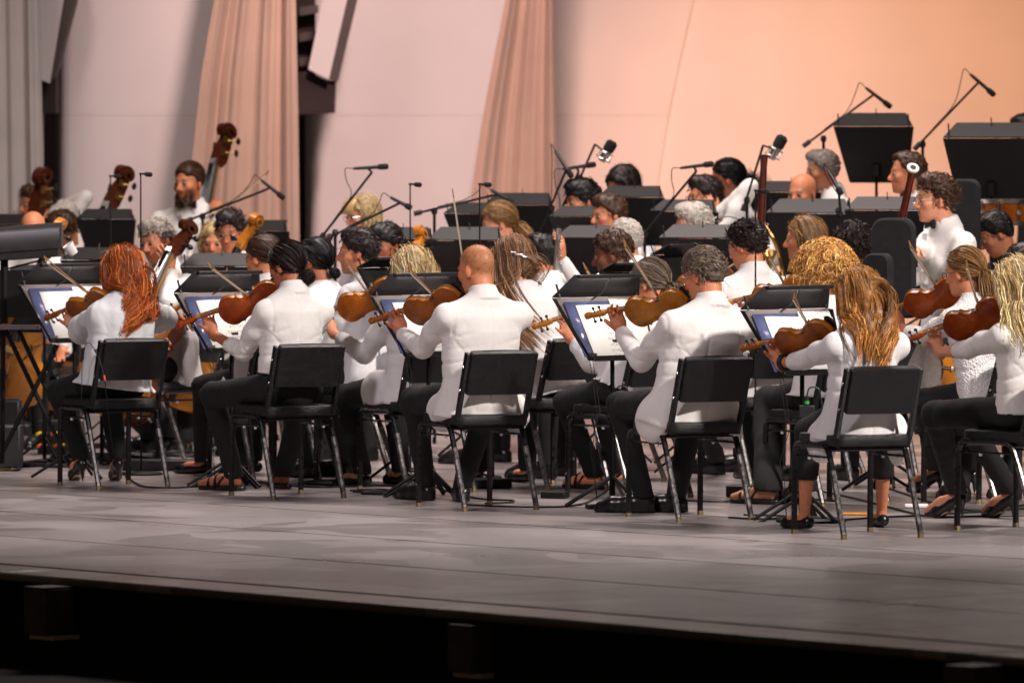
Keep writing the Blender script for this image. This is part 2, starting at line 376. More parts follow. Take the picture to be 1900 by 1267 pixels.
def sheet(xl, xr, z0, z1, depth, nu=30, nz=14, th=.05):
    """front and back sheet and a rim with its own vertices, so that edges stay crisp"""
    V = []; Q = []
    for o_ in (0, th):
        b0 = len(V)
        for j in range(nz + 1):
            z = z0 + (z1 - z0) * j / nz; a, c = xl(z), xr(z)
            for i in range(nu + 1): u = i / nu; V.append((a + (c - a) * u, depth(u, z) + o_, z))
        for j in range(nz):
            for i in range(nu):
                p = b0 + j * (nu + 1) + i; q = (p, p + 1, p + nu + 2, p + nu + 1); Q.append(q if o_ == 0 else q[::-1])
    M_ = (nu + 1) * (nz + 1); loop = [i for i in range(nu + 1)] + [j * (nu + 1) + nu for j in range(1, nz + 1)] + [nz * (nu + 1) + i for i in range(nu - 1, -1, -1)] + [j * (nu + 1) for j in range(nz - 1, 0, -1)]
    for k in range(len(loop)):
        a, c = loop[k], loop[(k + 1) % len(loop)]; b0 = len(V); V += [V[a], V[c], V[c + M_], V[a + M_]]; Q.append((b0, b0 + 3, b0 + 2, b0 + 1))
    return fast_mesh('sheet', V, Q)
def wall(label, L, R, d, recede, seam=None, tiltd=0.0, fr=.06):
    t = thing('shell_wall', label, 'wall', (0, d, 0), group='curved white walls of the stage shell')
    zs = [0.0, zrow(215, d), 5.2] if seam is None else seam
    for a, c in zip(zs[:-1], zs[1:]):
        me = sheet(edge(L, d), edge(R, d), a + .0008, c - .0008, lambda u, z: recede * max(0, (fr - u) / fr) ** 2 + tiltd * u + .03 * (z - 1.5))
        link('panel', me, MT['wall'], t)
    return t
def curtain(label, L, R, d, nf, matl, amp=.055):
    ph = random.random() * 6
    def dep(u, z):
        s = u * nf * 2 * math.pi + ph
        return -amp * (math.sin(s + .5 * math.sin(z * .9 + s * .3)) + .30 * math.sin(2.3 * s + 1.2) + .06 * math.sin(5.1 * s + z * .4)) * (.65 + .35 * math.sin(u * 9 + ph))
    me = sheet(edge(L, d), edge(R, d), .02, 5.2, dep, nu=150, nz=16, th=.012)
    o = link('curtain', me, matl, None, (0, d, 0))
    return tag(o, label, 'curtain', 'curtains between the shell walls')
wall('pale grey shell wall behind the bearded bass player', [(96, 0), (96, 380)], [(470, 0), (450, 380)], 47.2, .5)
wall('pale pink shell wall behind the woman with fringe and glasses', [(560, 0), (562, 380)], [(960, 0), (930, 380)], 49.2, .6)
wall('narrow pink shell wall between curtain and orange lit wall', [(1000, 0), (1006, 380)], [(1287, 0), (1262, 110), (1240, 215), (1222, 330), (1212, 400)], 51.2, .50, fr=.34)
wall('wide orange lit back wall of the shell', [(1150, 0), (1150, 380)], [(2300, 0), (2300, 380)], 51.262, 0, seam=[0, 5.2])
wall('shell wall edge behind the grey curtain', [(-400, 0), (-400, 380)], [(80, 0), (80, 380)], 46.9, 0)
curtain('grey curtain hanging at the left edge of the stage', [(-160, 0), (-160, 380)], [(74, 0), (80, 380)], 45.6, 6, MT['curtain_g'])
curtain('beige curtain with slanted edge behind the tall double bass scroll', [(398, 0), (375, 130), (356, 300), (344, 440)], [(549, 0), (553, 200), (556, 440)], 46.4, 3.4, MT['curtain'])
curtain('beige curtain behind the brown haired ponytail woman and mic booms', [(938, 0), (912, 130), (888, 260), (868, 420)], [(1026, 0), (1030, 200), (1036, 420)], 48.4, 2.4, MT['curtain'])
def pxslab(pts, d, th): return MB().slab([at(x, y, d) for x, y in pts], V3(0, 1, 0), th)
for (lab, face, side, block, d) in (
        ('white slanted shell fin with dark bracket beside the grey curtain', [(70, -60), (124, -60), (118, 0), (92, 155), (76, 148), (75, 0)], [(124, -60), (147, -60), (140, 0), (103, 140), (92, 155), (118, 0)], [(77, 152), (92, 158), (103, 142), (103, 210), (77, 210)], 46.6),
        ('white slanted shell fin with dark bracket between curtain and wall', [(610, -60), (656, -60), (644, 0), (610, 148), (572, 129), (599, 0)], [(656, -60), (673, -60), (661, 0), (625, 152), (610, 148), (644, 0)], [(553, 134), (572, 133), (610, 152), (621, 150), (619, 210), (553, 213)], 48.0)):
    t = thing('shell_fin', lab, 'fin', (0, 0, 0), group='slanted fins of the shell')
    pxslab(face, d, .05).build('fin_face', MT['wall'], t)
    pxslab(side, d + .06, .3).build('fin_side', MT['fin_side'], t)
    pxslab(block, d + .10, .4).build('bracket', MT['darkgap'], t)
t = thing('steel_post', 'dark steel post with cross plates in the gap beside the curtain', 'post', (0, 0, 0))
pxslab([(551, -60), (584, -60), (584, 200), (551, 200)], 48.7, .2).build('post', MT['darkgap'], t)
for y in (14, 62, 108): pxslab([(556, y), (590, y - 4), (590, y + 10), (556, y + 16)], 48.55, .08).build('cross_plate', MT['fin_side'], t)
m_ = MB().box((0, 56.5, 2.4), (40, .2, 6)); tag(m_.build('backstage_backing', MT['darkgap']), 'dark brown backing wall for the backstage darkness seen in the gaps', 'wall', kind='structure')  # dark colour paints the shade behind the shell gaps

# boxes mounted on the stage front
for lab, x0, x1, y0, y1 in (('small black box with pale foot below the stage edge, leftmost of the three', 40, 141, 1090, 1176), ('small black box with pale foot below the middle of the stage edge', 826, 934, 1160, 1246), ('small black box below the stage edge at the far right', 1745, 1868, 1236, 1330)):
    xc = (x0 + x1) / 2
    # just in front of the fascia
    f_ = xc / 1900; p0 = EL * (1 - f_) + ER * f_ - nv * .30
    d = p0[1]; s = ppm(d); c = at(xc, (y0 + y1) / 2, d); W = (x1 - x0) / s * .70; Hh = (y1 - y0) / s
    t = thing('stage_box', lab, 'box', c, .72, 'boxes along the stage front')
    MB().box((0, 0, 0), (W, W * .9, Hh)).build('case', MT['boxbrown'], t, bevel=.008)
    MB().box((0, 0, Hh / 2 + .004), (W * .96, W * .86, .006)).build('top_plate', MT['desk_lit'], t)
    MB().box((.03, 0, -Hh / 2 - .012), (W * .9, W * 1.02, .020)).build('foot', MT['bowhair'], t, bevel=.003)
    MB().box((0, W * .45 + .06, -Hh / 4), (.06, .14, .03)).build('bracket', MT['standm'], t)

# ================================================================== IMPLICIT SURFACE MESHER (for bodies, clothes, shoes)
class Fld:
    def __init__(s, lo, hi, h):
        s.h = h; s.lo = np.asarray(lo, float) - 3 * h; n = np.ceil((np.asarray(hi) + 3 * h - s.lo) / h).astype(int) + 1
        s.n = n; s.F = np.full(n, .12, np.float32)
        s.ax = [(s.lo[i] + np.arange(n[i]) * h).astype(np.float32) for i in range(3)]
    def blk(s, lo, hi, m):
        sl = []; g = []
        for i in range(3):
            a = max(0, int((lo[i] - m - s.lo[i]) / s.h)); b = min(s.n[i], int((hi[i] + m - s.lo[i]) / s.h) + 2)
            if b <= a: return None, None
            sl.append(slice(a, b)); sh_ = [1, 1, 1]; sh_[i] = b - a; g.append(s.ax[i][a:b].reshape(sh_))
        return tuple(sl), g
    def put(s, sl, d, k, mode):
        A = s.F[sl]
        if mode == 's':
            d = -d; hh = np.maximum(k - np.abs(A - d), 0) / max(k, 1e-6); s.F[sl] = np.maximum(A, d) + hh * hh * k * .25
        elif k > 0:
            hh = np.maximum(k - np.abs(A - d), 0) / k; s.F[sl] = np.minimum(A, d) - hh * hh * k * .25
        else: s.F[sl] = np.minimum(A, d)
    def cap(s, a, b, ra, rb=None, k=.02, mode='u'):
        a = np.asarray(a, float); b = np.asarray(b, float); rb = ra if rb is None else rb; R = max(ra, rb)
        sl, g = s.blk(np.minimum(a, b) - R, np.maximum(a, b) + R, k + .012)
        if sl is None: return
        ba = b - a; L2 = float(ba @ ba) + 1e-9
        px, py, pz = g[0] - a[0], g[1] - a[1], g[2] - a[2]
        dt = px * ba[0] + py * ba[1] + pz * ba[2]; t = np.clip(dt / L2, 0, 1)
        q = px * px + py * py + pz * pz - 2 * t * dt + t * t * L2
        s.put(sl, (np.sqrt(np.maximum(q, 0)) - (ra + (rb - ra) * t)).astype(np.float32), k, mode)
    def chain(s, pts, rs, k=.02):
        for i in range(len(pts) - 1): s.cap(pts[i], pts[i + 1], rs[i], rs[i + 1], k)
    def ell(s, c, r, R=None, k=.02, mode='u'):
        c = np.asarray(c, float); r = np.asarray(r, float); R = np.eye(3) if R is None else np.asarray(R, float); m = np.sqrt(((R * r) ** 2).sum(1))
        sl, g = s.blk(c - m, c + m, k + .012)
        if sl is None: return
        p = [g[i] - c[i] for i in range(3)]; k0 = 0; k1 = 0
        for i in range(3):
            u = p[0] * R[0, i] + p[1] * R[1, i] + p[2] * R[2, i]; k0 = k0 + (u / r[i]) ** 2; k1 = k1 + (u / r[i] ** 2) ** 2
        k0 = np.sqrt(k0); k1 = np.sqrt(k1) + 1e-6
        s.put(sl, (k0 * (k0 - 1) / k1).astype(np.float32), k, mode)
    def etube(s, a, b, right, prof, k=.03):
        """elliptic tube from a to b; prof rows: t, half width, half depth, forward offset"""
        a = np.asarray(a, float); b = np.asarray(b, float); L = np.linalg.norm(b - a); ax = (b - a) / L
        r = nrm(np.asarray(right) - ax * np.dot(right, ax)); f = np.cross(ax, r); P = np.asarray(prof, float); R = P[:, 1:3].max() + .05
        sl, g = s.blk(np.minimum(a, b) - R, np.maximum(a, b) + R, k + .012)
        if sl is None: return
        p = [g[i] - a[i] for i in range(3)]; dot = lambda v: p[0] * v[0] + p[1] * v[1] + p[2] * v[2]
        t = (dot(ax) / L).astype(np.float32); u = dot(r); w_ = dot(f)
        A = np.interp(t, P[:, 0], P[:, 1]).astype(np.float32); B = np.interp(t, P[:, 0], P[:, 2]).astype(np.float32); O = np.interp(t, P[:, 0], P[:, 3]).astype(np.float32)
        w_ = w_ - O
        d = (np.sqrt((u / A) ** 2 + (w_ / B) ** 2) - 1) * np.minimum(A, B)
        e = np.maximum((P[0, 0] - t) * L, (t - P[-1, 0]) * L)
        s.put(sl, np.maximum(d, e).astype(np.float32), k, 'u')
    def plane(s, p, n):
        """keep only the side n points away from"""
        d = (s.ax[0].reshape(-1, 1, 1) - p[0]) * n[0] + (s.ax[1].reshape(1, -1, 1) - p[1]) * n[1] + (s.ax[2].reshape(1, 1, -1) - p[2]) * n[2]
        s.F = np.maximum(s.F, d.astype(np.float32))
    def mesh(s):
        F = s.F; S = F < 0; n = s.n
        c8 = [S[i:n[0] - 1 + i, j:n[1] - 1 + j, k:n[2] - 1 + k] for i in (0, 1) for j in (0, 1) for k in (0, 1)]
        cnt = c8[0].astype(np.int8)
        for q in c8[1:]: cnt = cnt + q
        I = np.argwhere((cnt > 0) & (cnt < 8))
        if len(I) == 0: return np.zeros((0, 3)), np.zeros((0, 4), int)
        val = np.stack([F[I[:, 0] + i, I[:, 1] + j, I[:, 2] + k] for i in (0, 1) for j in (0, 1) for k in (0, 1)], 1)
        off = np.array([(i, j, k) for i in (0, 1) for j in (0, 1) for k in (0, 1)], float)
        acc = np.zeros((len(I), 3)); num = np.zeros(len(I))
        for a in range(8):
            for b in range(a + 1, 8):
                if np.abs(off[a] - off[b]).sum() != 1: continue
                va, vb = val[:, a], val[:, b]; m = (va < 0) != (vb < 0)
                t = np.where(m, va / np.where(m, va - vb, 1), 0); acc += (off[a] + t[:, None] * (off[b] - off[a])) * m[:, None]; num += m
        V = s.lo + (I + acc / num[:, None]) * s.h
        idx = np.full(cnt.shape, -1, np.int32); idx[I[:, 0], I[:, 1], I[:, 2]] = np.arange(len(I))
        Q = []
        for ax in range(3):
            o1, o2 = [(1, 2), (2, 0), (0, 1)][ax]
            sa = [slice(None)] * 3; sb_ = [slice(None)] * 3; sa[ax] = slice(0, -1); sb_[ax] = slice(1, None)
            A, B = S[tuple(sa)], S[tuple(sb_)]; E = np.argwhere(A != B)
            E = E[(E[:, o1] > 0) & (E[:, o2] > 0) & (E[:, o1] < n[o1] - 1) & (E[:, o2] < n[o2] - 1)]
            if len(E) == 0: continue
            def cell(d1, d2):
                C = E.copy(); C[:, o1] -= d1; C[:, o2] -= d2; return idx[C[:, 0], C[:, 1], C[:, 2]]
            q = np.stack([cell(1, 1), cell(0, 1), cell(0, 0), cell(1, 0)], 1)
            flip = ~A[E[:, 0], E[:, 1], E[:, 2]]; q[flip] = q[flip][:, ::-1]; Q.append(q)
        Q = np.concatenate(Q); Q = Q[(Q >= 0).all(1)]
        return V, Q
def vnormals(V, Q):
    n = np.cross(V[Q[:, 2]] - V[Q[:, 0]], V[Q[:, 3]] - V[Q[:, 1]]); N = np.zeros_like(V)
    for i in range(4): np.add.at(N, Q[:, i], n)
    return N / (np.linalg.norm(N, axis=1, keepdims=True) + 1e-12)
def wav(P, seed, sc, n=5, stretch=None):
    r = np.random.default_rng(seed); o = np.zeros(len(P)); P = P if stretch is None else P * np.asarray(stretch)
    for i in range(n):
        k = nrm(r.normal(size=3)) * sc * r.uniform(.6, 1.6); o += np.sin(P @ k + r.uniform(0, 6.3) + 1.2 * np.sin(P @ (nrm(r.normal(size=3)) * sc * .5) + r.uniform(0, 6)))
    return o / n
def laplace(V, Q, it=1, lam=.5):
    for _ in range(it):
        A = np.zeros_like(V); c = np.zeros(len(V))
        for a, b in ((0, 1), (1, 2), (2, 3), (3, 0)):
            np.add.at(A, Q[:, a], V[Q[:, b]]); np.add.at(c, Q[:, a], 1); np.add.at(A, Q[:, b], V[Q[:, a]]); np.add.at(c, Q[:, b], 1)
        V = V + lam * (A / np.maximum(c, 1)[:, None] - V)
    return V

# ================================================================== PEOPLE
SK = {'fair': s2l(218, 150, 116), 'light': s2l(205, 131, 93), 'mid': s2l(190, 122, 88), 'tan': s2l(172, 104, 70), 'brown': s2l(122, 72, 50)}
HC = {'red': s2l(168, 84, 30), 'auburn': s2l(180, 120, 58), 'blond': s2l(220, 188, 134), 'pale': s2l(232, 200, 146), 'dkblond': s2l(142, 104, 62), 'brown': s2l(74, 48, 32), 'dark': s2l(38, 27, 24), 'black': s2l(20, 17, 18),
      'grey': s2l(150, 140, 130), 'ltgrey': s2l(196, 186, 176), 'saltbr': s2l(120, 104, 90), 'greybr': s2l(142, 106, 76), 'curlyblond': s2l(216, 160, 90), 'white': s2l(214, 206, 198)}
SKULL_C, SKULL_R = V3(0, -.012, .042), V3(.075, .097, .086)
def head_frame(yaw, pitch, roll=0):
    f0, r0 = facing(yaw); p = math.radians(pitch); f = f0 * math.cos(p) + V3(0, 0, math.sin(p)); u = np.cross(r0, f)
    a = math.radians(roll); r = r0 * math.cos(a) + u * math.sin(a); u2 = np.cross(r, f)
    return np.stack([r, f, u2], 1)                                   # columns: right, forward, up
def tubes(P, rad, col):
    """P (N,M,3) strands -> thin tapering ribbons"""
    N, M, _ = P.shape; T = np.gradient(P, axis=1); T /= np.linalg.norm(T, axis=2, keepdims=True) + 1e-9
    ref = rng.normal(size=(N, 1, 3)); A = np.cross(T, ref); A /= np.linalg.norm(A, axis=2, keepdims=True) + 1e-9
    tap = np.sin(np.linspace(.35, 2.9, M)) ** .5; R = np.asarray(rad).reshape(-1, 1) * 1.6 * tap[None, :]
    V = np.stack([P - R[..., None] * A, P + R[..., None] * A], 2)
    i = np.arange(N)[:, None]; j = np.arange(M - 1)[None, :]; ix = lambda a_, b_, c_: (a_ * M + b_) * 2 + c_
    Q = np.stack([ix(i, j, 0), ix(i, j, 1), ix(i, j + 1, 1), ix(i, j + 1, 0)], -1).reshape(-1, 4)
    C = np.repeat(np.repeat(col[:, None, :], M, 1).reshape(N * M, 3), 2, 0)
    return V.reshape(-1, 3), Q, C
def hair_mesh(style, col, Rh, hc, sc, N=420, prm=None, colliders=(), seed=1):
    N = int(N * (.32 if N > 2000 else .26)); prm = prm or {}; r = np.random.default_rng(seed); col = np.array(col)
    def L2W(P): return hc + (P * sc) @ Rh.T
    W2L = lambda v: np.asarray(v) @ Rh
    grav = W2L(V3(0, 0, -1))
    parts = []
    # ---- cap under the strands (head space)
    t = {'buzz': .004, 'bald': .0, 'short': .013, 'fade': .010, 'curly': .016, 'afro': .018}.get(style, .010) + prm.get('puff', 0)
    F = Fld(V3(-.15, -.17, -.16), V3(.15, .15, .19), .0095)
    F.ell(SKULL_C, SKULL_R + t, k=.01)
    if style in ('short', 'fade'):
        F.ell(V3(prm.get('partx', .02), .035, .105), (.055, .055, .028 + prm.get('quiff', 0)), k=.03)
        F.ell(V3(0, -.065, .0), (.066, .042, .06), k=.02)
    if style in ('long', 'bob', 'bangs'):
        F.ell(V3(0, -.045, -.01), (.083, .072, .085), k=.03)
    # hairline: plane through forehead and nape, higher in front for receding hair
    hf, hn = prm.get('front', .072), prm.get('nape', -.082)
    a = V3(0, .088, hf); b = V3(0, -.10, hn); dr = nrm(b - a); nn = V3(0, -dr[2], dr[1]); nn = -nn if nn[2] > 0 else nn
    da = (F.ax[0].reshape(-1, 1, 1) - a[0]) * nn[0] + (F.ax[1].reshape(1, -1, 1) - a[1]) * nn[1] + (F.ax[2].reshape(1, 1, -1) - a[2]) * nn[2]
    da = da + (.006 * np.sin(F.ax[0].reshape(-1, 1, 1) * 95 + seed) + .005 * np.sin(F.ax[1].reshape(1, -1, 1) * 80 + seed * 2) - .12 * np.maximum(0, np.abs(F.ax[0].reshape(-1, 1, 1)) - .045) * (F.ax[1].reshape(1, -1, 1) > 0))
    kk = .022; hh = np.maximum(kk - np.abs(F.F - da), 0) / kk; F.F = (np.maximum(F.F, da) + hh * hh * kk * .25).astype(np.float32)
    if style not in ('bald', 'buzz'):
        V, Q = F.mesh(); Nn = vnormals(V, Q); V = V + Nn * (wav(V, seed, 120) * (.0065 if style not in ('curly', 'afro') else .010))[:, None]
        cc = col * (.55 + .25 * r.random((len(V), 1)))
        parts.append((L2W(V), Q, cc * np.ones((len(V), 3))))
    # ---- strand roots
    def roots(n, zmin=-.2):
        out = []
        while len(out) < n:
            v = nrm(r.normal(size=3)); p = SKULL_C + v * (SKULL_R + t * .85)
            if (p - a) @ nn < (.011 if style in ('short', 'fade', 'buzz') else -.002) and p[2] > zmin: out.append(p)
        return np.array(out)
    def norm_at(P): g = (P - SKULL_C) / (SKULL_R ** 2); return g / np.linalg.norm(g, axis=1, keepdims=True)
    def pushout(P, extra):
        q = (P - SKULL_C) / (SKULL_R + extra); l = np.linalg.norm(q, axis=1, keepdims=True); return np.where(l < 1, SKULL_C + q / np.maximum(l, 1e-6) * (SKULL_R + extra), P)
    shade = lambda n: col * np.clip(r.normal(1.0, prm.get('cvar', .28), (n, 1)), .35, 2.0) * (1 + r.normal(0, .05, (n, 3)))
    if style in ('short', 'fade', 'buzz'):
        n = N; P = roots(n); M = 5; ln = r.uniform(.6, 1.2, (n, 1)) * (prm.get('len', .024) if style != 'buzz' else .006)
        nor = norm_at(P); flow = V3(prm.get('sweep', .3), -.55, .05) + r.normal(0, .35, (n, 3)); flow -= nor * (flow * nor).sum(1, keepdims=True); flow /= np.linalg.norm(flow, axis=1, keepdims=True) + 1e-6
        v = nor * prm.get('lift', .6) * r.uniform(.4, 1.5, (n, 1)) + flow; v /= np.linalg.norm(v, axis=1, keepdims=True); S = [P]
        for i in range(M - 1):
            v = v + grav * .12 - nor * .10; v /= np.linalg.norm(v, axis=1, keepdims=True); S.append(S[-1] + v * ln / (M - 1) * 1.2)
        parts.append((*[x for x in tubes(L2W(np.stack(S, 1).reshape(-1, 3)).reshape(n, M, 3), np.full(n, (.0018 if N < 850 else .0011) if style != 'buzz' else .0008), shade(n))],))
    elif style in ('curly', 'afro'):
        n = N; P = roots(n, -.09); M = 16; nor = norm_at(P); L = prm.get('len', .075) * r.uniform(.5, 1.15, (n, 1)); S = []
        e1 = np.cross(nor, r.normal(size=(n, 3))); e1 /= np.linalg.norm(e1, axis=1, keepdims=True); e2 = np.cross(nor, e1); ph = r.uniform(0, 6.3, (n, 1)); turns = r.uniform(1.5, 3.2, (n, 1)); A = prm.get('curl', .009) * r.uniform(.7, 1.4, (n, 1))
        for i in range(M):
            s = i / (M - 1); base = P + nor * L * (s - .25 * s * s) + grav * L * prm.get('droop', .55) * s * s
            S.append(base + A * min(1, s * 3) * (e1 * np.cos(ph + s * turns * 6.28) + e2 * np.sin(ph + s * turns * 6.28)))
        parts.append(tubes(L2W(np.stack(S, 1).reshape(-1, 3)).reshape(n, M, 3), np.full(n, .0015), shade(n)))
    elif style in ('long', 'bob', 'bangs'):
        ng = 260 if N > 600 else 120; P = roots(ng); M = prm.get('M', 18); L = prm.get('len', .40); step = L / (M - 1) * r.uniform(.80, 1.06, (ng, 1)); nor = norm_at(P); px = prm.get('partx', 0.)
        side = np.sign(P[:, :1] - px + 1e-4); v = np.concatenate([side * .35, np.full((ng, 1), -.75), np.full((ng, 1), -.3)], 1) + r.normal(0, .10, (ng, 3))
        v -= nor * (v * nor).sum(1, keepdims=True); v /= np.linalg.norm(v, axis=1, keepdims=True) + 1e-6
        lay = r.uniform(.006, .020 + prm.get('vol', .012), (ng, 1)); vw = v @ Rh.T; S = [L2W(P)]; cl = hc + Rh @ (SKULL_C * sc)
        for i in range(M - 1):
            s = i / (M - 1); vw = vw * .72 + V3(0, 0, -1) * (.30 + .5 * s) + r.normal(0, .015, (ng, 3)); vw /= np.linalg.norm(vw, axis=1, keepdims=True)
            q = S[-1] + vw * step
            loc = pushout(((q - hc) @ Rh) / sc, lay * (.35 + .65 * s))
            fr = (loc[:, 1] > .030) & (np.abs(loc[:, 0]) < .085) & (loc[:, 2] < .060); loc[fr, 1] -= (loc[fr, 1] - .030) * .7; loc[fr, 0] += np.sign(loc[fr, 0]) * .012
            q = hc + (loc * sc) @ Rh.T
            if 'pull' in prm:
                tx = hc + np.asarray(prm['pull']); wgt = min(1., max(0, s - .2) * 1.6) * prm.get('pw', .14); q[:, :2] += (tx[:2] + (q[:, :2] - cl[:2]) * prm.get('spread', .7) - q[:, :2]) * wgt
            for (c, rr, Rc) in colliders:
                u = ((q - c) @ Rc) / (rr + lay * .6); l = np.linalg.norm(u, axis=1, keepdims=True); q = np.where(l < 1, c + ((u / np.maximum(l, 1e-6)) * (rr + lay * .6)) @ Rc.T, q)
            S.append(q)
        S = np.stack(S, 1); ss = np.linspace(0, 1, M)[None, :, None]
        dv_ = np.linalg.norm((S - cl)[:, :, :2], axis=2).max(1); ok = dv_ < np.quantile(dv_, prm.get('keep', .88)); S, P, lay, ng = S[ok], P[ok], lay[ok], int(ok.sum())
        inner = np.argsort(lay[:, 0])[:70]; lo_, hi_ = S[inner].reshape(-1, 3).min(0), S[inner].reshape(-1, 3).max(0); Fm = Fld(lo_ - .02, hi_ + .02, .013)
        for gi in inner:
            for i in range(1, int(M * .80)): Fm.cap(S[gi, i], S[gi, i + 1], .018 * (1 - .7 * i / M), None, k=.02)
        Fm.F += .010; Vm, Qm = Fm.mesh(); parts.append((Vm, Qm, col * r.uniform(.25, .75, (len(Vm), 1)) * np.ones((len(Vm), 3))))  # inner mass darkened to paint the self-shadow under the strands
        ph = r.uniform(0, 6.3, (ng, 1, 1)) * prm.get('phase', .5) + np.sin(P[:, :1, None] * 60 + 2) * 1.5; fq = prm.get('freq', 14)
        W_ = prm.get('wave', .006) * np.clip((ss - .25) * 2.0, 0, 1.2) * (np.sin(ss * fq + ph) * Rh[:, 0] + np.cos(ss * fq * 1.1 + ph) * Rh[:, 1] * .8)
        S = S + W_
        n = N; g_ = r.integers(0, ng, n); off = r.normal(0, 1, (n, 1, 3)) * prm.get('lock', .012); fall = 1 - .55 * ss ** 1.5
        end = (r.random((n, 1, 1)) * .25 + .78); idx_ = np.clip(np.linspace(0, 1, M)[None, :] * end[:, :, 0] * (M - 1), 0, M - 1); i0 = np.minimum(idx_.astype(int), M - 2); fr_ = (idx_ - i0)[..., None]
        base_ = S[g_][np.arange(n)[:, None], i0] * (1 - fr_) + S[g_][np.arange(n)[:, None], i0 + 1] * fr_
        St = base_ + off * fall + r.normal(0, .0012, (n, 1, 3)) * np.sin(ss * 20 + r.uniform(0, 6, (n, 1, 1)))
        gs = np.exp(r.normal(-.12, prm.get('cvar', .28) * 1.7, (ng, 1)))[g_]
        parts.append(tubes(St, np.full(n, prm.get('rad', .0010)), col * gs * np.exp(r.normal(0, .30, (n, 1))) * (1 + r.normal(0, .02, (n, 3)))))
        if style == 'bangs':
            nb = N // 3; x = r.uniform(-.06, .06, nb); S = []
            for i in range(7):
                s = i / 6; S.append(np.stack([x * (1 + .25 * s), .06 + .045 * np.sin(s * 1.6) + 0 * x, .115 - .085 * s ** 1.3 + r.normal(0, .003, nb)], 1))
            parts.append(tubes(L2W(np.stack(S, 1).reshape(-1, 3)).reshape(nb, 7, 3), np.full(nb, .002), shade(nb)))
    if style in ('pony', 'bun'):
        n = N; P = roots(n); G = np.asarray(prm.get('gather', V3(0, -.112, -.015))); M1, M2 = 11, 12; S = []
        qa = (P - SKULL_C) / SKULL_R; qa /= np.linalg.norm(qa, axis=1, keepdims=True); qg = nrm((G - SKULL_C) / SKULL_R); lay = r.uniform(.006, .016, (n, 1))
        for i in range(M1):
            s = i / (M1 - 1); q = qa * (1 - s) + qg * s + .02 * r.normal(size=(n, 3)) * s * (1 - s); q /= np.linalg.norm(q, axis=1, keepdims=True); e = lay + .008 * s
            S.append(SKULL_C + q * (SKULL_R + e))
        end = S[-1]
        if style == 'pony':
            L = prm.get('len', .20) * r.uniform(.7, 1.1, (n, 1)); sp = r.normal(0, prm.get('spread', .016), (n, 3)); out = nrm(G - SKULL_C)
            for i in range(1, M2 + 1):
                s = i / M2; S.append(end * (1 - min(1, s * 3)) * 1 + (G + out * .0) * min(1, s * 3) + out * .05 * math.sin(min(1., s * 1.6) * 1.57) + grav * L * s ** 1.25 + sp * math.sin(s * 3.0) + sp * .4 + prm.get('wave', .004) * np.stack([np.sin(s * 9 + lay[:, 0] * 400)] * 3, 1))
        else:
            br = prm.get('bun', .034); ax = r.normal(size=(n, 3)); ax /= np.linalg.norm(ax, axis=1, keepdims=True); e2 = np.cross(ax, r.normal(size=(n, 3))); e2 /= np.linalg.norm(e2, axis=1, keepdims=True); e3 = np.cross(ax, e2); out = nrm(G - SKULL_C); bc = G + out * br * .55 + grav * br * .35; rr = br * r.uniform(.55, 1.12, (n, 1))
            for i in range(1, M2 + 1):
                s = i / M2; a_ = s * 4.6; S.append((end * (1 - min(1, s * 4)) + min(1, s * 4) * (bc + rr * (e2 * np.cos(a_) + e3 * np.sin(a_)))))
        parts.append(tubes(L2W(np.stack(S, 1).reshape(-1, 3)).reshape(n, M1 + M2, 3), np.full(n, .0011), shade(n)))
    if prm.get('fly', 0) and parts:                                   # loose flyaway hairs
        n = prm['fly']; P = roots(n); nor = norm_at(P); S = [P]; v = nor * .7 + r.normal(0, .5, (n, 3))
        for i in range(6): v = v + grav * .22; S.append(S[-1] + v * .008)
        parts.append(tubes(L2W(np.stack(S, 1).reshape(-1, 3)).reshape(n, 7, 3), np.full(n, .0007), shade(n)))
    if not parts: return None
    base = 0; Vs, Qs, Cs = [], [], []
    for V, Q, C in parts: Vs.append(V); Qs.append(Q + base); Cs.append(C); base += len(V)
    return np.concatenate(Vs), np.concatenate(Qs), np.clip(np.concatenate(Cs), 0, 1)

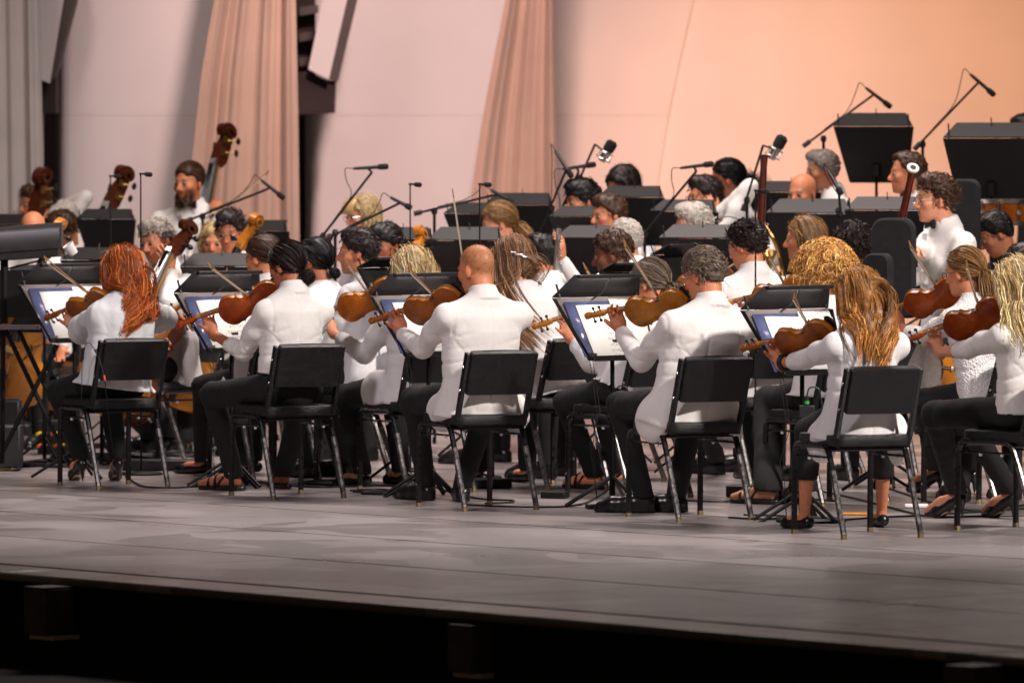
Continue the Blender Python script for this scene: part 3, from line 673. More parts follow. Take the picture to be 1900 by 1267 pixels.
def ik(a, c, l1, l2, hint):
    v = c - a; d = np.linalg.norm(v)
    if d > (l1 + l2) * .995: c = a + v / d * (l1 + l2) * .995; v = c - a; d = np.linalg.norm(v)
    d = max(d, abs(l1 - l2) + .02); x = (l1 * l1 - l2 * l2 + d * d) / (2 * d); h = math.sqrt(max(l1 * l1 - x * x, 1e-6)); u = nrm(v); p = hint - a; p = p - u * (p @ u)
    return a + u * x + nrm(p) * h, c
def add_hand(F, wr, dr, palm, side, sc=1., curl=.6, spread=.1, h=.006):
    """palm, four fingers and a thumb; dr = towards the knuckles, palm = direction the palm faces, side = +1 for a right hand"""
    d = nrm(dr); n = nrm(palm - d * (palm @ d)); s = nrm(np.cross(d, n) * side)    # s points to the thumb side
    R = np.stack([s, d, n], 1); pc = wr + d * .05 * sc
    F.ell(pc, V3(.040, .052, .016) * sc, R, k=.012); F.cap(wr - d * .02, wr + d * .03, .024 * sc, .024 * sc, k=.015)
    for i, (lx, ln) in enumerate(((.029, .95), (.010, 1.08), (-.010, 1.0), (-.028, .78))):
        b = wr + d * (.088 - abs(i - 1.3) * .006) * sc + s * lx * sc; a = curl * (.9 + .12 * i); dd = nrm(d + s * spread * (1 - i * .66)); p = b; rad = (.0088 - .0006 * (i == 3)) * sc
        for seg, (L, bend) in enumerate(((.040, .55), (.026, 1.0), (.021, .8))):
            ang = a * bend; dd = nrm(dd * math.cos(ang) + n * math.sin(ang)); q = p + dd * L * ln * sc; F.cap(p, q, rad * (1 - .07 * seg), rad * (.93 - .07 * seg), k=.004); p = q
    b = wr + d * .028 * sc + s * .026 * sc; dd = nrm(s * .75 + d * .75 + n * .25)
    for L, bend in ((.040, .3), (.030, .35)):
        dd = nrm(dd * math.cos(bend) + nrm(n * .6 + d * .4) * math.sin(bend)); q = b + dd * L * sc; F.cap(b, q, .0115 * sc, .0095 * sc, k=.006); b = q
def shoe_mesh(kind, heel, toe, sc=1.):
    """heel and toe: floor points under the foot"""
    f = nrm(toe - heel); r = V3(f[1], -f[0], 0); u = V3(0, 0, 1); L = np.linalg.norm(toe - heel); P = lambda x, y, z: heel + f * x * L + r * y + u * z
    F = Fld(np.minimum(heel, toe) - .08, np.maximum(heel, toe) + V3(.08, .08, .19), .0085); sole = None
    if kind == 'oxford':
        F.chain([P(.12, 0, .045), P(.45, 0, .044), P(.72, 0, .036), P(.93, 0, .027)], [.040, .042, .044, .030], k=.02)
        F.ell(P(.22, 0, .075), (.036, .036, .045), k=.02); F.chain([P(.10, 0, .012), P(.5, 0, .012), P(.94, 0, .010)], [.036, .040, .034], k=.008)
        F.plane(P(0, 0, .002), V3(0, 0, -1))
    elif kind == 'flat':
        F.chain([P(.10, 0, .035), P(.5, 0, .028), P(.78, 0, .025), P(.96, 0, .018)], [.030, .028, .031, .014], k=.02); F.plane(P(0, 0, .002), V3(0, 0, -1))
        F.cap(P(.25, 0, .085), P(.55, 0, .075), .030, .030, k=.008, mode='s')
    elif kind == 'sandal':
        F.chain([P(.08, 0, .012), P(.5, 0, .012), P(.95, 0, .012)], [.036, .038, .036], k=.01); F.plane(P(0, 0, .024), V3(0, 0, 1)); F.plane(P(0, 0, .002), V3(0, 0, -1))
    elif kind == 'heel':
        F.chain([P(.14, 0, .098), P(.34, 0, .078), P(.66, 0, .030), P(.96, 0, .016)], [.031, .029, .036, .012], k=.015)
        F.cap(P(.30, 0, .125), P(.58, 0, .080), .027, .030, k=.008, mode='s'); F.chain([P(.10, 0, .085), P(.09, 0, .005)], [.016, .0065], k=.015)
    return F.mesh()
CUFF = {}
def person(label, head, th, hy=None, hp=-8, hr=0, floor=0., sex='m', sc=1., skin='light', hair=('short', 'dark', None), top='jacket', topm='jacket', legm='black_cloth', L=None, R=None,
           feet=None, shoe='oxford', knees=None, pelvis=None, h=.0075, hj=.010, face=True, beard=0, glasses=None, bowtie=False, extra=None, strands=300, hem=.0, legs=True, wide=1., standing=False, hand_prm=None, cat='person', skinlegs=False, lean=None, group='orchestra players', watch=False, seed=None, chest=1.0, fold=1.0):
    seed = int(abs(head[0] * 7 + head[1])) if seed is None else seed; h = h * (1.28 if h <= .006 else 1.55); hj = hj * (1.18 if hj < .0085 else 1.5)
    hc = at(*head); hy = th if hy is None else hy; f, r = facing(th); up = V3(0, 0, 1); Rh = head_frame(hy, hp, hr); fem = sex == 'f'
    nb = hc - up * .125 * sc - f * .045 + (Rh[:, 1] * V3(1, 1, 0)) * -.02; sw = (.170 if fem else .213) * sc
    pz = floor + (.56 if not standing else .95)
    pel = V3(nb[0], nb[1], pz) - f * (.03 if lean is None else lean) if pelvis is None else np.asarray(pelvis, float)
    sdz = .104 if fem else .094; shd = {-1: nb - up * sdz * sc - r * sw, 1: nb - up * sdz * sc + r * sw}
    root = thing('person', label, cat, (pel[0], pel[1], floor), group=group); org = V3(pel[0], pel[1], floor)
    l1, l2 = (.298, .258) if fem else (.330, .280)
    J = {}; arms = {}
    for sd, spec in ((-1, L), (1, R)):
        if spec == 'none': continue
        if spec is None:
            wr = pel + f * .30 + r * sd * .12 + up * .14; hint = shd[sd] + r * sd * .25 - up * .3 - f * .08; hd = (nrm(f * .8 - r * sd * .5 - up * .3), -up, .5)
        else: hint, wr = np.asarray(spec[0], float), np.asarray(spec[1], float); hd = spec[2] if len(spec) > 2 else None
        el, wr = ik(shd[sd], wr, l1 * sc, l2 * sc, hint)
        if hd is None: hd = (nrm(wr - el), nrm(np.cross(nrm(wr - el), r * sd) + up * .01), .6)
        arms[sd] = (el, wr, hd)
    leg = {}
    if legs:
        for i, sd in enumerate((-1, 1)):
            hip = pel + r * sd * .088
            if standing: kn = hip - up * .46 + f * .03; ft = V3(hip[0], hip[1], floor) + r * sd * .03; fd = nrm(f + r * sd * .25)
            else:
                if feet is not None: ft = np.asarray(feet[i][:3], float)
                else: ft = V3(hip[0], hip[1], floor) + f * .42 + r * sd * .07
                fd = f if feet is None or len(feet[i]) < 4 else facing(feet[i][3])[0]
                kn = (hip + f * .41 + r * sd * .06 if knees is None else np.asarray(knees[i], float)) if True else None
                if knees is None: kn[2] = floor + .50
            lift = .085 if shoe != 'heel' else .145
            leg[sd] = (hip, kn, ft + up * lift, ft, fd)
    # ------------------------------------------------ body (skin): one continuous surface
    pts = [hc + .16, hc - .16, pel]
    for a_ in arms.values(): pts += [a_[1] + .1, a_[1] - .1, a_[0]]
    if legs and (skinlegs or shoe in ('sandal', 'heel', 'flat')):
        for q in leg.values(): pts += [q[1], q[3] + .12, q[3] + q[4] * .26]
    pts = np.array(pts); F = Fld(pts.min(0) - .03, pts.max(0) + .03, h)
    q = lambda x, y, z: hc + Rh @ (V3(x, y, z) * sc)
    fs = .94 if fem else 1.
    F.ell(q(*SKULL_C), SKULL_R * sc, Rh, k=.0)
    F.ell(q(0, .028, -.022), V3(.060 * fs, .066, .086) * sc, Rh, k=.02)
    F.ell(q(0, .040, -.074), V3(.046 * fs, .046, .036) * sc, Rh, k=.02)
    F.ell(q(0, .074, -.094), V3(.019, .017, .016) * sc, Rh, k=.015)
    for s_ in (-1, 1):
        F.ell(q(s_ * .042, .060, -.016), V3(.024, .024, .022) * sc, Rh, k=.02)
        F.ell(q(s_ * .0765, -.008, -.008), V3(.009, .019, .031) * sc, Rh @ np.array([[math.cos(s_ * -.35), -math.sin(s_ * -.35), 0], [math.sin(s_ * -.35), math.cos(s_ * -.35), 0], [0, 0, 1.]]), k=.005)
    if face:
        F.cap(q(-.034, .084, .026), q(.034, .084, .026), .0105 * sc, None, k=.012)
        for s_ in (-1, 1): F.ell(q(s_ * .031, .099, .006), V3(.0165, .012, .0115) * sc, Rh, k=.010, mode='s')
        F.cap(q(0, .090, .014), q(0, .113, -.027), .0085 * sc, .0125 * sc, k=.010)
        for s_ in (-1, 1): F.ell(q(s_ * .0125, .099, -.032), V3(.009, .010, .008) * sc, Rh, k=.006)
        F.cap(q(-.017, .085, -.056), q(.017, .085, -.056), .0085 * sc, None, k=.008); F.cap(q(-.015, .085, -.068), q(.015, .085, -.068), .0085 * sc, None, k=.007)
        F.cap(q(-.019, .098, -.0622), q(.019, .098, -.0622), .0022 * sc, None, k=.006, mode='s')
    nr = (.047 if fem else .056) * sc
    F.cap(q(0, -.022, -.055), nb - up * .02, nr, nr * .98, k=.03); F.cap(nb - up * .02, nb - up * .13, nr * .95, .05, k=.02); F.cap(nb - up * .13, pel + up * .05, .05, .07, k=.03)
    F.cap(shd[-1] + r * .02, shd[1] - r * .02, .045, None, k=.04)
    for sd, (el, wr, hd) in arms.items():
        F.chain([shd[sd], el, el + (wr - el) * .45, wr], [.034, .031, .031 * sc, .0235 * sc], k=.02)
        hp_ = hd; add_hand(F, wr, hp_[0], np.asarray(hp_[1]), sd, sc * (.92 if fem else 1.0), hp_[2])
    if legs and (skinlegs or shoe in ('sandal', 'heel', 'flat')):
        for sd, (hip, kn, an, ft, fd) in leg.items():
            F.cap(hip, kn, .05, .042, k=.02); F.cap(kn, kn + (an - kn) * .35, .038, .041, k=.02); F.cap(kn + (an - kn) * .35, an, .041, .026 * sc, k=.02)
            if shoe == 'sandal': F.chain([ft + up * .048 - fd * .015, ft + up * .052 + fd * .07, ft + up * .038 + fd * .15, ft + up * .032 + fd * .20], [.029, .033, .026, .020], k=.02)
            elif shoe == 'heel': F.chain([an - up * .03 - fd * .015, ft + up * .075 + fd * .09, ft + up * .035 + fd * .17], [.026, .028, .02], k=.02)
            else: F.chain([ft + up * .05, ft + up * .045 + fd * .10], [.027, .026], k=.02)
    V, Q = F.mesh(); V = laplace(V, Q, 1, .35)
    base = np.array(SK[skin]); lc = ((V - hc) @ Rh) / sc; C = base * (1 + .06 * wav(V, seed, 50)[:, None])
    g = lambda x, y, z, s_: np.exp(-(((lc - V3(x, y, z)) / np.asarray(s_)) ** 2).sum(1))[:, None]
    red = g(0, .11, -.028, (.02, .03, .02)) * .55 + (g(.045, .07, -.025, (.022, .03, .022)) + g(-.045, .07, -.025, (.022, .03, .022))) * .38 + (g(.08, -.01, 0, (.015, .03, .04)) + g(-.08, -.01, 0, (.015, .03, .04))) * .5
    C = C * (1 - red * V3(.05, .35, .38)); C = C + (base * V3(.78, .42, .40) - C) * np.clip(g(0, .092, -.0622, (.021, .022, .0105)) * 1.1, 0, 1) * .8
    hcol = np.array(HC[hair[1]])
    if face:
        for s_ in (-1, 1): C = C + (hcol * .8 - C) * np.clip(g(s_ * .032, .094, .031, (.019, .03, .0062)) * 1.3, 0, 1) * .75
    if beard:
        bz = np.clip((-.032 - lc[:, 2] + .25 * np.maximum(0, np.abs(lc[:, 0]) - .02) * 1.2) / .018, 0, 1) * np.clip((lc[:, 2] + .135) / .02, 0, 1) * np.clip((lc[:, 1] + .005) / .025, 0, 1) * (1 - np.clip(g(0, .095, -.0622, (.018, .03, .010)), 0, 1)[:, 0])
        C = C + (hcol * .7 - C) * (bz * beard * (.8 + .2 * wav(V, 3, 300)))[:, None]
    if hair[0] in ('buzz', 'fade'):
        sh_ = np.clip((lc[:, 2] - (.0 + (lc[:, 1] + .02) * .8)) / .03, 0, 1) * np.clip(-(lc[:, 1] - .085) / .03, 0, 1); top_ = np.clip((lc[:, 2] - .075) / .05, 0, 1)
        C = C + (hcol - C) * (np.clip(sh_, 0, 1) * (.55 - .10 * (hair[0] == 'buzz') - .15 * top_ * (hair[0] == 'buzz')))[:, None]
    body = link('body', fast_mesh('body', V - org, Q, col=np.clip(C, .004, .95)), MT['skin'], root)
    if face:
        for s_ in (-1, 1):
            mb = MB().ball((0, 0, 0), .0118 * sc, 6, Rh); vv = np.array(mb.v); lv = vv @ Rh; me = mb.mesh('eye')
            a = me.color_attributes.new('Col', 'FLOAT_COLOR', 'POINT'); cc = np.ones((len(vv), 4), np.float32); cc[:, :3] = np.where((lv[:, 1:2] > .0070 * sc), V3(.02, .013, .010), V3(.26, .22, .20)); a.data.foreach_set('color', cc.ravel())
            link('eye', me, MT['eye'], body, q(s_ * .031, .0842, .005) - org)
    # ------------------------------------------------ top garment
    ax0, ax1 = pel - up * .10 * 0, nb + up * .0; b0 = .9 * chest
    tl = np.linalg.norm(ax1 - ax0)
    low = -hem / tl
    hipw, waw, chw = (.192, .160, .170) if fem else (.212, .194, .204)
    loose = {'jacket': 1.0, 'short': .98, 'blouse': 1.08, 'shirt': .97, 'knit': 1.04, 'black': .98}[top]
    prof = [(low - .02, (hipw + .035) * loose, .155 * loose, 0), (.0, hipw * loose, .150 * loose, 0), (.16, (hipw - .012) * loose, .138 * loose, .0), (.40, waw * loose * 1.04, .122 * loose, 0.005), (.66, chw * loose * 1.04, .132 * loose * chest, .008), (.80, chw * .98 * loose, .114 * loose, -.002), (.90, .130, .088, -.004), (1.02, .078, .068, -.004)]
    prof = [(t_, a_ * sc, b_ * sc, c_) for t_, a_, b_, c_ in prof]
    pts = [ax0 - up * (hem + .04), ax1 + up * .07, shd[-1], shd[1], ax0 + .24, ax0 - V3(.24, .24, 0)]
    for a_ in arms.values(): pts += [a_[0], a_[1]]
    if extra: pts += [p_ for e_ in extra for p_ in (np.asarray(e_[1]) + .22, np.asarray(e_[1]) - .22)]
    pts = np.array(pts); F = Fld(pts.min(0) - .09, pts.max(0) + .09, hj)
    F.etube(ax0, ax1, r, prof, k=.0)
    for sd in (-1, 1):
        F.cap(nb - up * .050 * sc + r * sd * .045, shd[sd] - r * sd * .012, .048 * sc, .058 * sc, k=.05)
        if sd in arms:
            el, wr, _ = arms[sd]; cuff = CUFF.get(label, {}).get(sd, .93); short_ = cuff < .8; ur, fr_, cr = (.056, .046, .038) if top in ('jacket', 'short') else ((.060, .066, .046) if top == 'blouse' else (.054, .046, .038))
            cr = cr + (.007 if short_ else 0); ur, fr_, cr = [x * (.94 if fem else 1.) * sc for x in (ur, fr_, cr)]
            F.chain([shd[sd] - up * .01, shd[sd] + (el - shd[sd]) * .5, el], [ur, ur * .95, fr_], k=.035); F.cap(el, el + (wr - el) * cuff, fr_, cr, k=.015)
            if top == 'blouse': F.ell(el + (wr - el) * .25 - up * .02, (.062, .062, .075), k=.03)
    if top in ('jacket', 'short'):                                    # collar and lapels
        F.etube(nb - up * .055, nb + nrm(q(0, -.022, -.03) - nb) * .050, r, [(0, .086 * sc, .078 * sc, -.004), (1, .064 * sc, .066 * sc, -.004)], k=.012)
        F.etube(nb - up * .030, nb + nrm(q(0, -.022, -.03) - nb) * .046, r, [(0, .092 * sc, .086 * sc, -.006), (1, .0665 * sc, .0690 * sc, -.004)], k=.003)
        for s_ in (-1, 1): F.cap(nb + r * s_ * .055 + f * .05 - up * .03, nb - up * .33 + f * .138 + r * s_ * .02, .013, .012, k=.010)
    elif top in ('shirt', 'knit', 'black'): F.etube(nb - up * .05, nb + up * .03, r, [(0, .075 * sc, .07 * sc, 0), (1, .060 * sc, .060 * sc, .004)], k=.012)
    F.cap(q(0, -.02, -.02), nb + (q(0, -.02, -.02) - nb) * .30 + f * .012, nr * .96, nr * .96, k=.006, mode='s')
    for e_ in (extra or []):
        if e_[0] == 'ell': F.ell(e_[1], e_[2], e_[3], k=e_[4])
        else: F.cap(e_[1], e_[2], e_[3], e_[4], k=e_[5])
    V, Q = F.mesh(); N_ = vnormals(V, Q)
    disp = .0028 * wav(V, seed, 22, stretch=(1, 1, 1.2)) + .0010 * wav(V, seed + 1, 70)
    lines = lambda ph_, sharp=.28: .55 - np.exp(-np.abs(np.sin(ph_)) / sharp) * 1.0
    for sd, (el, wr, _) in arms.items():
        D = V - (shd[sd] - up * .115 - r * sd * .02); dist = np.linalg.norm(D, axis=1); ang = np.arctan2(D @ up, D @ (-r * sd)); wa = np.exp(-(dist / .13) ** 2) * np.clip(dist / .05 - .3, 0, 1)      # folds radiating from the armpit
        disp += wa * .0085 * lines(ang * 2.6 + 1.1 * wav(V, seed + 9 + sd, 14) + sd)
        u1, u2 = nrm(el - shd[sd]), nrm(wr - el); D = V - el; dist = np.linalg.norm(D, axis=1); axd = nrm(u1 + u2); inn = nrm(u2 - u1 + 1e-6); we = np.exp(-(dist / .10) ** 2)                                            # rings and pulls at the elbow
        disp += we * .0115 * lines((D @ axd) * 58 + (D @ inn) * 18 + 1.3 * wav(V, seed + 5 + sd, 22)) * (.5 + .5 * np.clip((D @ inn) / .03, -1, 1))
        tt = np.clip((D @ (wr - el)) / ((wr - el) @ (wr - el)), 0, 1); wf = np.exp(-((D - tt[:, None] * (wr - el)) ** 2).sum(1) / .06 ** 2) * (tt > .02); disp += wf * .0035 * lines(tt * 13 + wav(V, seed, 20) * 1.6, .4)
        tu = np.clip(((V - shd[sd]) @ (el - shd[sd])) / ((el - shd[sd]) @ (el - shd[sd])), 0, 1); wu = np.exp(-((V - shd[sd] - tu[:, None] * (el - shd[sd])) ** 2).sum(1) / .065 ** 2) * (tu > .25) * (tu < .95); disp += wu * .0032 * lines(tu * 9 + ((V - shd[sd]) @ f) * 22 + wav(V, seed + 3, 18) * 1.5, .35)
    zt = ((V - ax0) @ nrm(ax1 - ax0)) / tl; lat_ = (V - ax0) @ r
    ww = np.exp(-((zt - .34) / .15) ** 2) * np.clip(.35 + np.abs(lat_) * 5, 0, 1); disp += ww * .0088 * lines(zt * tl * 46 + lat_ * 9 * np.sign(lat_) + 1.5 * wav(V, seed + 20, 11), .25)           # drag lines across the waist
    disp += np.exp(-((zt - .05) / .12) ** 2) * .005 * lines(np.arctan2(lat_, (V - ax0) @ f) * 5 + wav(V, seed + 21, 10), .4) + np.exp(-((zt - .70) / .16) ** 2) * .0016 * lines(zt * tl * 14 + lat_ * 16 + 2 * wav(V, seed + 22, 8), .35)
    lx_ = (V - ax0) @ r; ly_ = (V - ax0) @ f
    if top in ('jacket', 'short'):
        disp -= .0035 * np.exp(-(lx_ / .006) ** 2) * (ly_ < 0) * (zt > -.2) * (zt < .9)
        for sd in arms: disp -= .004 * np.exp(-((lx_ * sd - (sw - .030)) / .007) ** 2) * (zt > .62)
    if top == 'blouse': disp += .003 * np.sin(wav(V, seed + 3, 30, stretch=(1.8, 1.8, .25)) * 5)
    disp *= np.clip(1 + N_[:, 2] * 1.6 + .6, 0, 1)
    V = V + N_ * (disp * fold)[:, None]
    garment = {'jacket': 'jacket', 'short': 'jacket', 'blouse': 'blouse', 'shirt': 'shirt', 'knit': 'sweater', 'black': 'shirt'}[top]
    link(garment, fast_mesh(garment, V - org, Q), MT[topm], root)
    # ------------------------------------------------ trousers and shoes
    if legs:
        pts = np.array([p_ for q_ in leg.values() for p_ in q_[:3]] + [pel - .16, pel + .16]); F = Fld(pts.min(0) - .1, pts.max(0) + .1, .013 if hj < .009 else .018)
        F.ell(pel - up * .005, V3(.165, .125, .105), np.stack([r, f, up], 1), k=0)
        for sd, (hip, kn, an, ft, fd) in leg.items():
            F.cap(hip, kn, .088, .066, k=.04); F.cap(kn, kn + (an - kn) * (1.05 if not skinlegs else .75), .062 * wide ** .3, .050 * wide, k=.025)
        F.plane(V3(0, 0, floor + (.065 if shoe != 'heel' else .12) if not skinlegs else floor + .235), V3(0, 0, -1))
        V, Q = F.mesh(); N_ = vnormals(V, Q); disp = .004 * wav(V, seed + 2, 28) + .002 * wav(V, seed + 4, 70)
        for sd, (hip, kn, an, ft, fd) in leg.items(): disp += np.exp(-((V - kn) ** 2).sum(1) / .09 ** 2) * .007 * (1 - 2 * np.abs(wav(V, seed + 30, 50, 3))) + np.exp(-((V - hip) ** 2).sum(1) / .12 ** 2) * .007 * (1 - 2 * np.abs(wav(V, seed + 31, 42, 3)))
        link('trousers', fast_mesh('trousers', V + N_ * disp[:, None] - org, Q), MT[legm], root)
        for sd, (hip, kn, an, ft, fd) in leg.items():
            Ls = .25 * sc if fem else .285 * sc; heel = V3(ft[0], ft[1], ft[2]) - fd * .055; V, Q = shoe_mesh(shoe, heel, heel + fd * Ls)
            o = link('shoe', fast_mesh('shoe', V - org, Q), MT['shoe'], root)
            if shoe == 'heel':
                rr_ = V3(fd[1], -fd[0], 0); mb = MB(); pts_ = [heel + fd * Ls * x + up * z for x, z in ((.40, .036), (.60, .010), (.80, .004), (.95, .004))]
                mb.loft([[p_ + rr_ * w_ + up * 0, p_ - rr_ * w_, p_ - rr_ * w_ - up * .006, p_ + rr_ * w_ - up * .006] for p_, w_ in zip(pts_, (.018, .026, .026, .008))]); so = mb.build('sole', MT['sole'], o)
                for v_ in so.data.vertices: v_.co -= Vector(org)
                st = MB().tube([an - up * .01 + fd * .03 * math.cos(a_) + rr_ * .032 * math.sin(a_) for a_ in np.linspace(0, 6.283, 12)], .006, 6); so = st.build('ankle_strap', MT['shoe'], o)
                for v_ in so.data.vertices: v_.co -= Vector(org)
            if shoe == 'sandal':
                rr_ = V3(fd[1], -fd[0], 0); mb = MB()
                for x, w_, hgt in ((.62, .040, .068), (.80, .036, .052)):
                    mb.tube([heel + fd * Ls * x + rr_ * w_ * math.cos(a_) + up * (.012 + hgt * math.sin(a_)) for a_ in np.linspace(0, math.pi, 9)], .0085, 6)
                mb.tube([heel + fd * (.055 + .038 * math.cos(a_)) + rr_ * .034 * math.sin(a_) + up * (.085 - .012 * math.cos(a_)) for a_ in np.linspace(0, 6.283, 13)], .006, 6)
                mb.tube([heel + fd * .10 + rr_ * .034 + up * .075, heel + fd * .14 + rr_ * .04 + up * .02], .006, 6); mb.tube([heel + fd * .10 - rr_ * .034 + up * .075, heel + fd * .14 - rr_ * .04 + up * .02], .006, 6)
                so = mb.build('strap', MT['shoe'], o)
                for v_ in so.data.vertices: v_.co -= Vector(org)
    # ------------------------------------------------ hair
    tor = (ax0 + (ax1 - ax0) * .62, V3(chw * 1.05, .128, tl * .52) * sc, np.stack([r, f, nrm(ax1 - ax0)], 1))
    shc = (nb - up * .10 * sc, V3(sw + .03, .095, .085), np.stack([r, f, up], 1))
    hm = hair_mesh(hair[0], HC[hair[1]], Rh, hc, sc, strands, hair[2], (tor, shc), seed)
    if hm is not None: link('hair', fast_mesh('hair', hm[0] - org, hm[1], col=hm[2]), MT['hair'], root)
    if beard > .75:                                                   # full beard with some depth
        n = 420; rr2 = np.random.default_rng(seed); u_ = rr2.uniform(-1, 1, n); vv_ = rr2.uniform(0, 1, n)
        P = np.stack([.058 * np.sin(u_ * 1.35), .012 + .072 * np.cos(u_ * 1.25), -.045 - .058 * vv_ - .010 * np.cos(u_ * 2)], 1); P = P[~((np.abs(P[:, 0]) < .02) & (P[:, 2] > -.070) & (P[:, 1] > .07))]; n = len(P)
        d_ = nrm(V3(0, .35, -1)) + rr2.normal(0, .25, (n, 3)); S = np.stack([P + d_ * .007 * i for i in range(5)], 1)
        V, Q, C = tubes((hc + (S.reshape(-1, 3) * sc) @ Rh.T).reshape(n, 5, 3), np.full(n, .0022), hcol * rr2.uniform(.6, 1.2, (n, 1)))
        link('beard', fast_mesh('beard', V - org, Q, col=np.clip(C, 0, 1)), MT['hair'], root)
    if glasses:
        mb = MB()
        for s_ in (-1, 1):
            mb.tube([q(s_ * .032 + .023 * math.cos(a_), .108 - .006 * abs(math.cos(a_)) * (s_ * math.cos(a_) > 0), .003 + .018 * math.sin(a_)) for a_ in np.linspace(0, 6.283, 15)], .0018, 5)
            mb.tube([q(s_ * .055, .102, .008), q(s_ * .078, .05, .010), q(s_ * .080, -.01, .006)], .0016, 5)
        mb.tube([q(-.010, .109, .008), q(.010, .109, .008)], .0018, 5)
        o = mb.build('glasses', MT['chrome'] if glasses == 'silver' else MT['plas'], root, -org)
    if bowtie:
        c = nb + f * (.085 * sc) + up * .002; mb = MB()
        for s_ in (-1, 1): mb.loft([[c + r * s_ * x + up * (z + dz) + f * y for dz, y in ((hh_, .004), (hh_, .016), (-hh_, .016), (-hh_, .004))] for x, hh_, z in ((.004, .010, 0), (.025, .020, 0), (.052, .026, 0), (.058, .024, 0))])
        mb.ball(c + f * .012, .011, 5); mb.build('bow_tie', MT['satin'], root, -org)
        sc_ = MB().slab([nb + f * .125 - up * .05 + r * .035, nb + f * .125 - up * .05 - r * .035, nb + f * .147 - up * .26 - r * .006, nb + f * .147 - up * .26 + r * .006], f, .006); sc_.build('shirt_front', MT['shirt'], root, -org)
    if watch and -1 in arms:
        el, wr, _ = arms[-1]; dd = nrm(wr - el); c = wr - dd * .055; a1 = nrm(np.cross(dd, up)); a2 = np.cross(dd, a1); mb = MB()
        for off in (-.008, .008): mb.tube([c + dd * off + .034 * (a1 * math.cos(a_) + a2 * math.sin(a_)) for a_ in np.linspace(0, 6.283, 17)], .0085, 6)
        mb.build('wristwatch', MT['plas'], root, -org)
    return dict(root=root, hc=hc, nb=nb, f=f, r=r, shd=shd, arms=arms, pel=pel, org=org)

# ================================================================== CHAIRS, INSTRUMENTS, STANDS, MICROPHONES
def arcpts(pts, n=5, r=.06):
    """round the corners of a polyline"""
    P = [np.asarray(p, float) for p in pts]; out = [P[0]]
    for i in range(1, len(P) - 1):
        a, b, c = P[i - 1], P[i], P[i + 1]; ra = min(r, np.linalg.norm(a - b) * .45, np.linalg.norm(c - b) * .45); s, e = b + nrm(a - b) * ra, b + nrm(c - b) * ra
        for k in range(n + 1): t = k / n; out.append((1 - t) ** 2 * s + 2 * t * (1 - t) * b + t * t * e)
    return out + [P[-1]]
def rbox(mb, c, size, rad=.02, seg=3, bulge=0., R=None):
    """cushion: rounded outline in x/y, soft top edges"""
    x, y, z = [s / 2 for s in size]; out = []
    for sx, sy, a0 in ((1, 1, 0), (-1, 1, 90), (-1, -1, 180), (1, -1, 270)):
        for k in range(seg + 1): a = math.radians(a0 + 90 * k / seg); out.append((sx * (x - rad) + rad * math.cos(a), sy * (y - rad) + rad * math.sin(a)))
    rings = []
    for zz, s in ((-z, .97), (-z * .6, 1), (z * .4, 1), (z * .85, .97), (z, .90), (z + bulge * .7, .6), (z + bulge, .2)):
        ring = np.array([(px * (1 - (1 - s) * min(1, .05 / x) * (3 if s < .9 else 1)) if s >= .9 else px * s, py * (1 - (1 - s) * min(1, .05 / y) * 1) if s >= .9 else py * s, zz) for px, py in out])
        if R is not None: ring = ring @ np.asarray(R).T
        rings.append(ring + np.asarray(c))
    return mb.loft(rings)
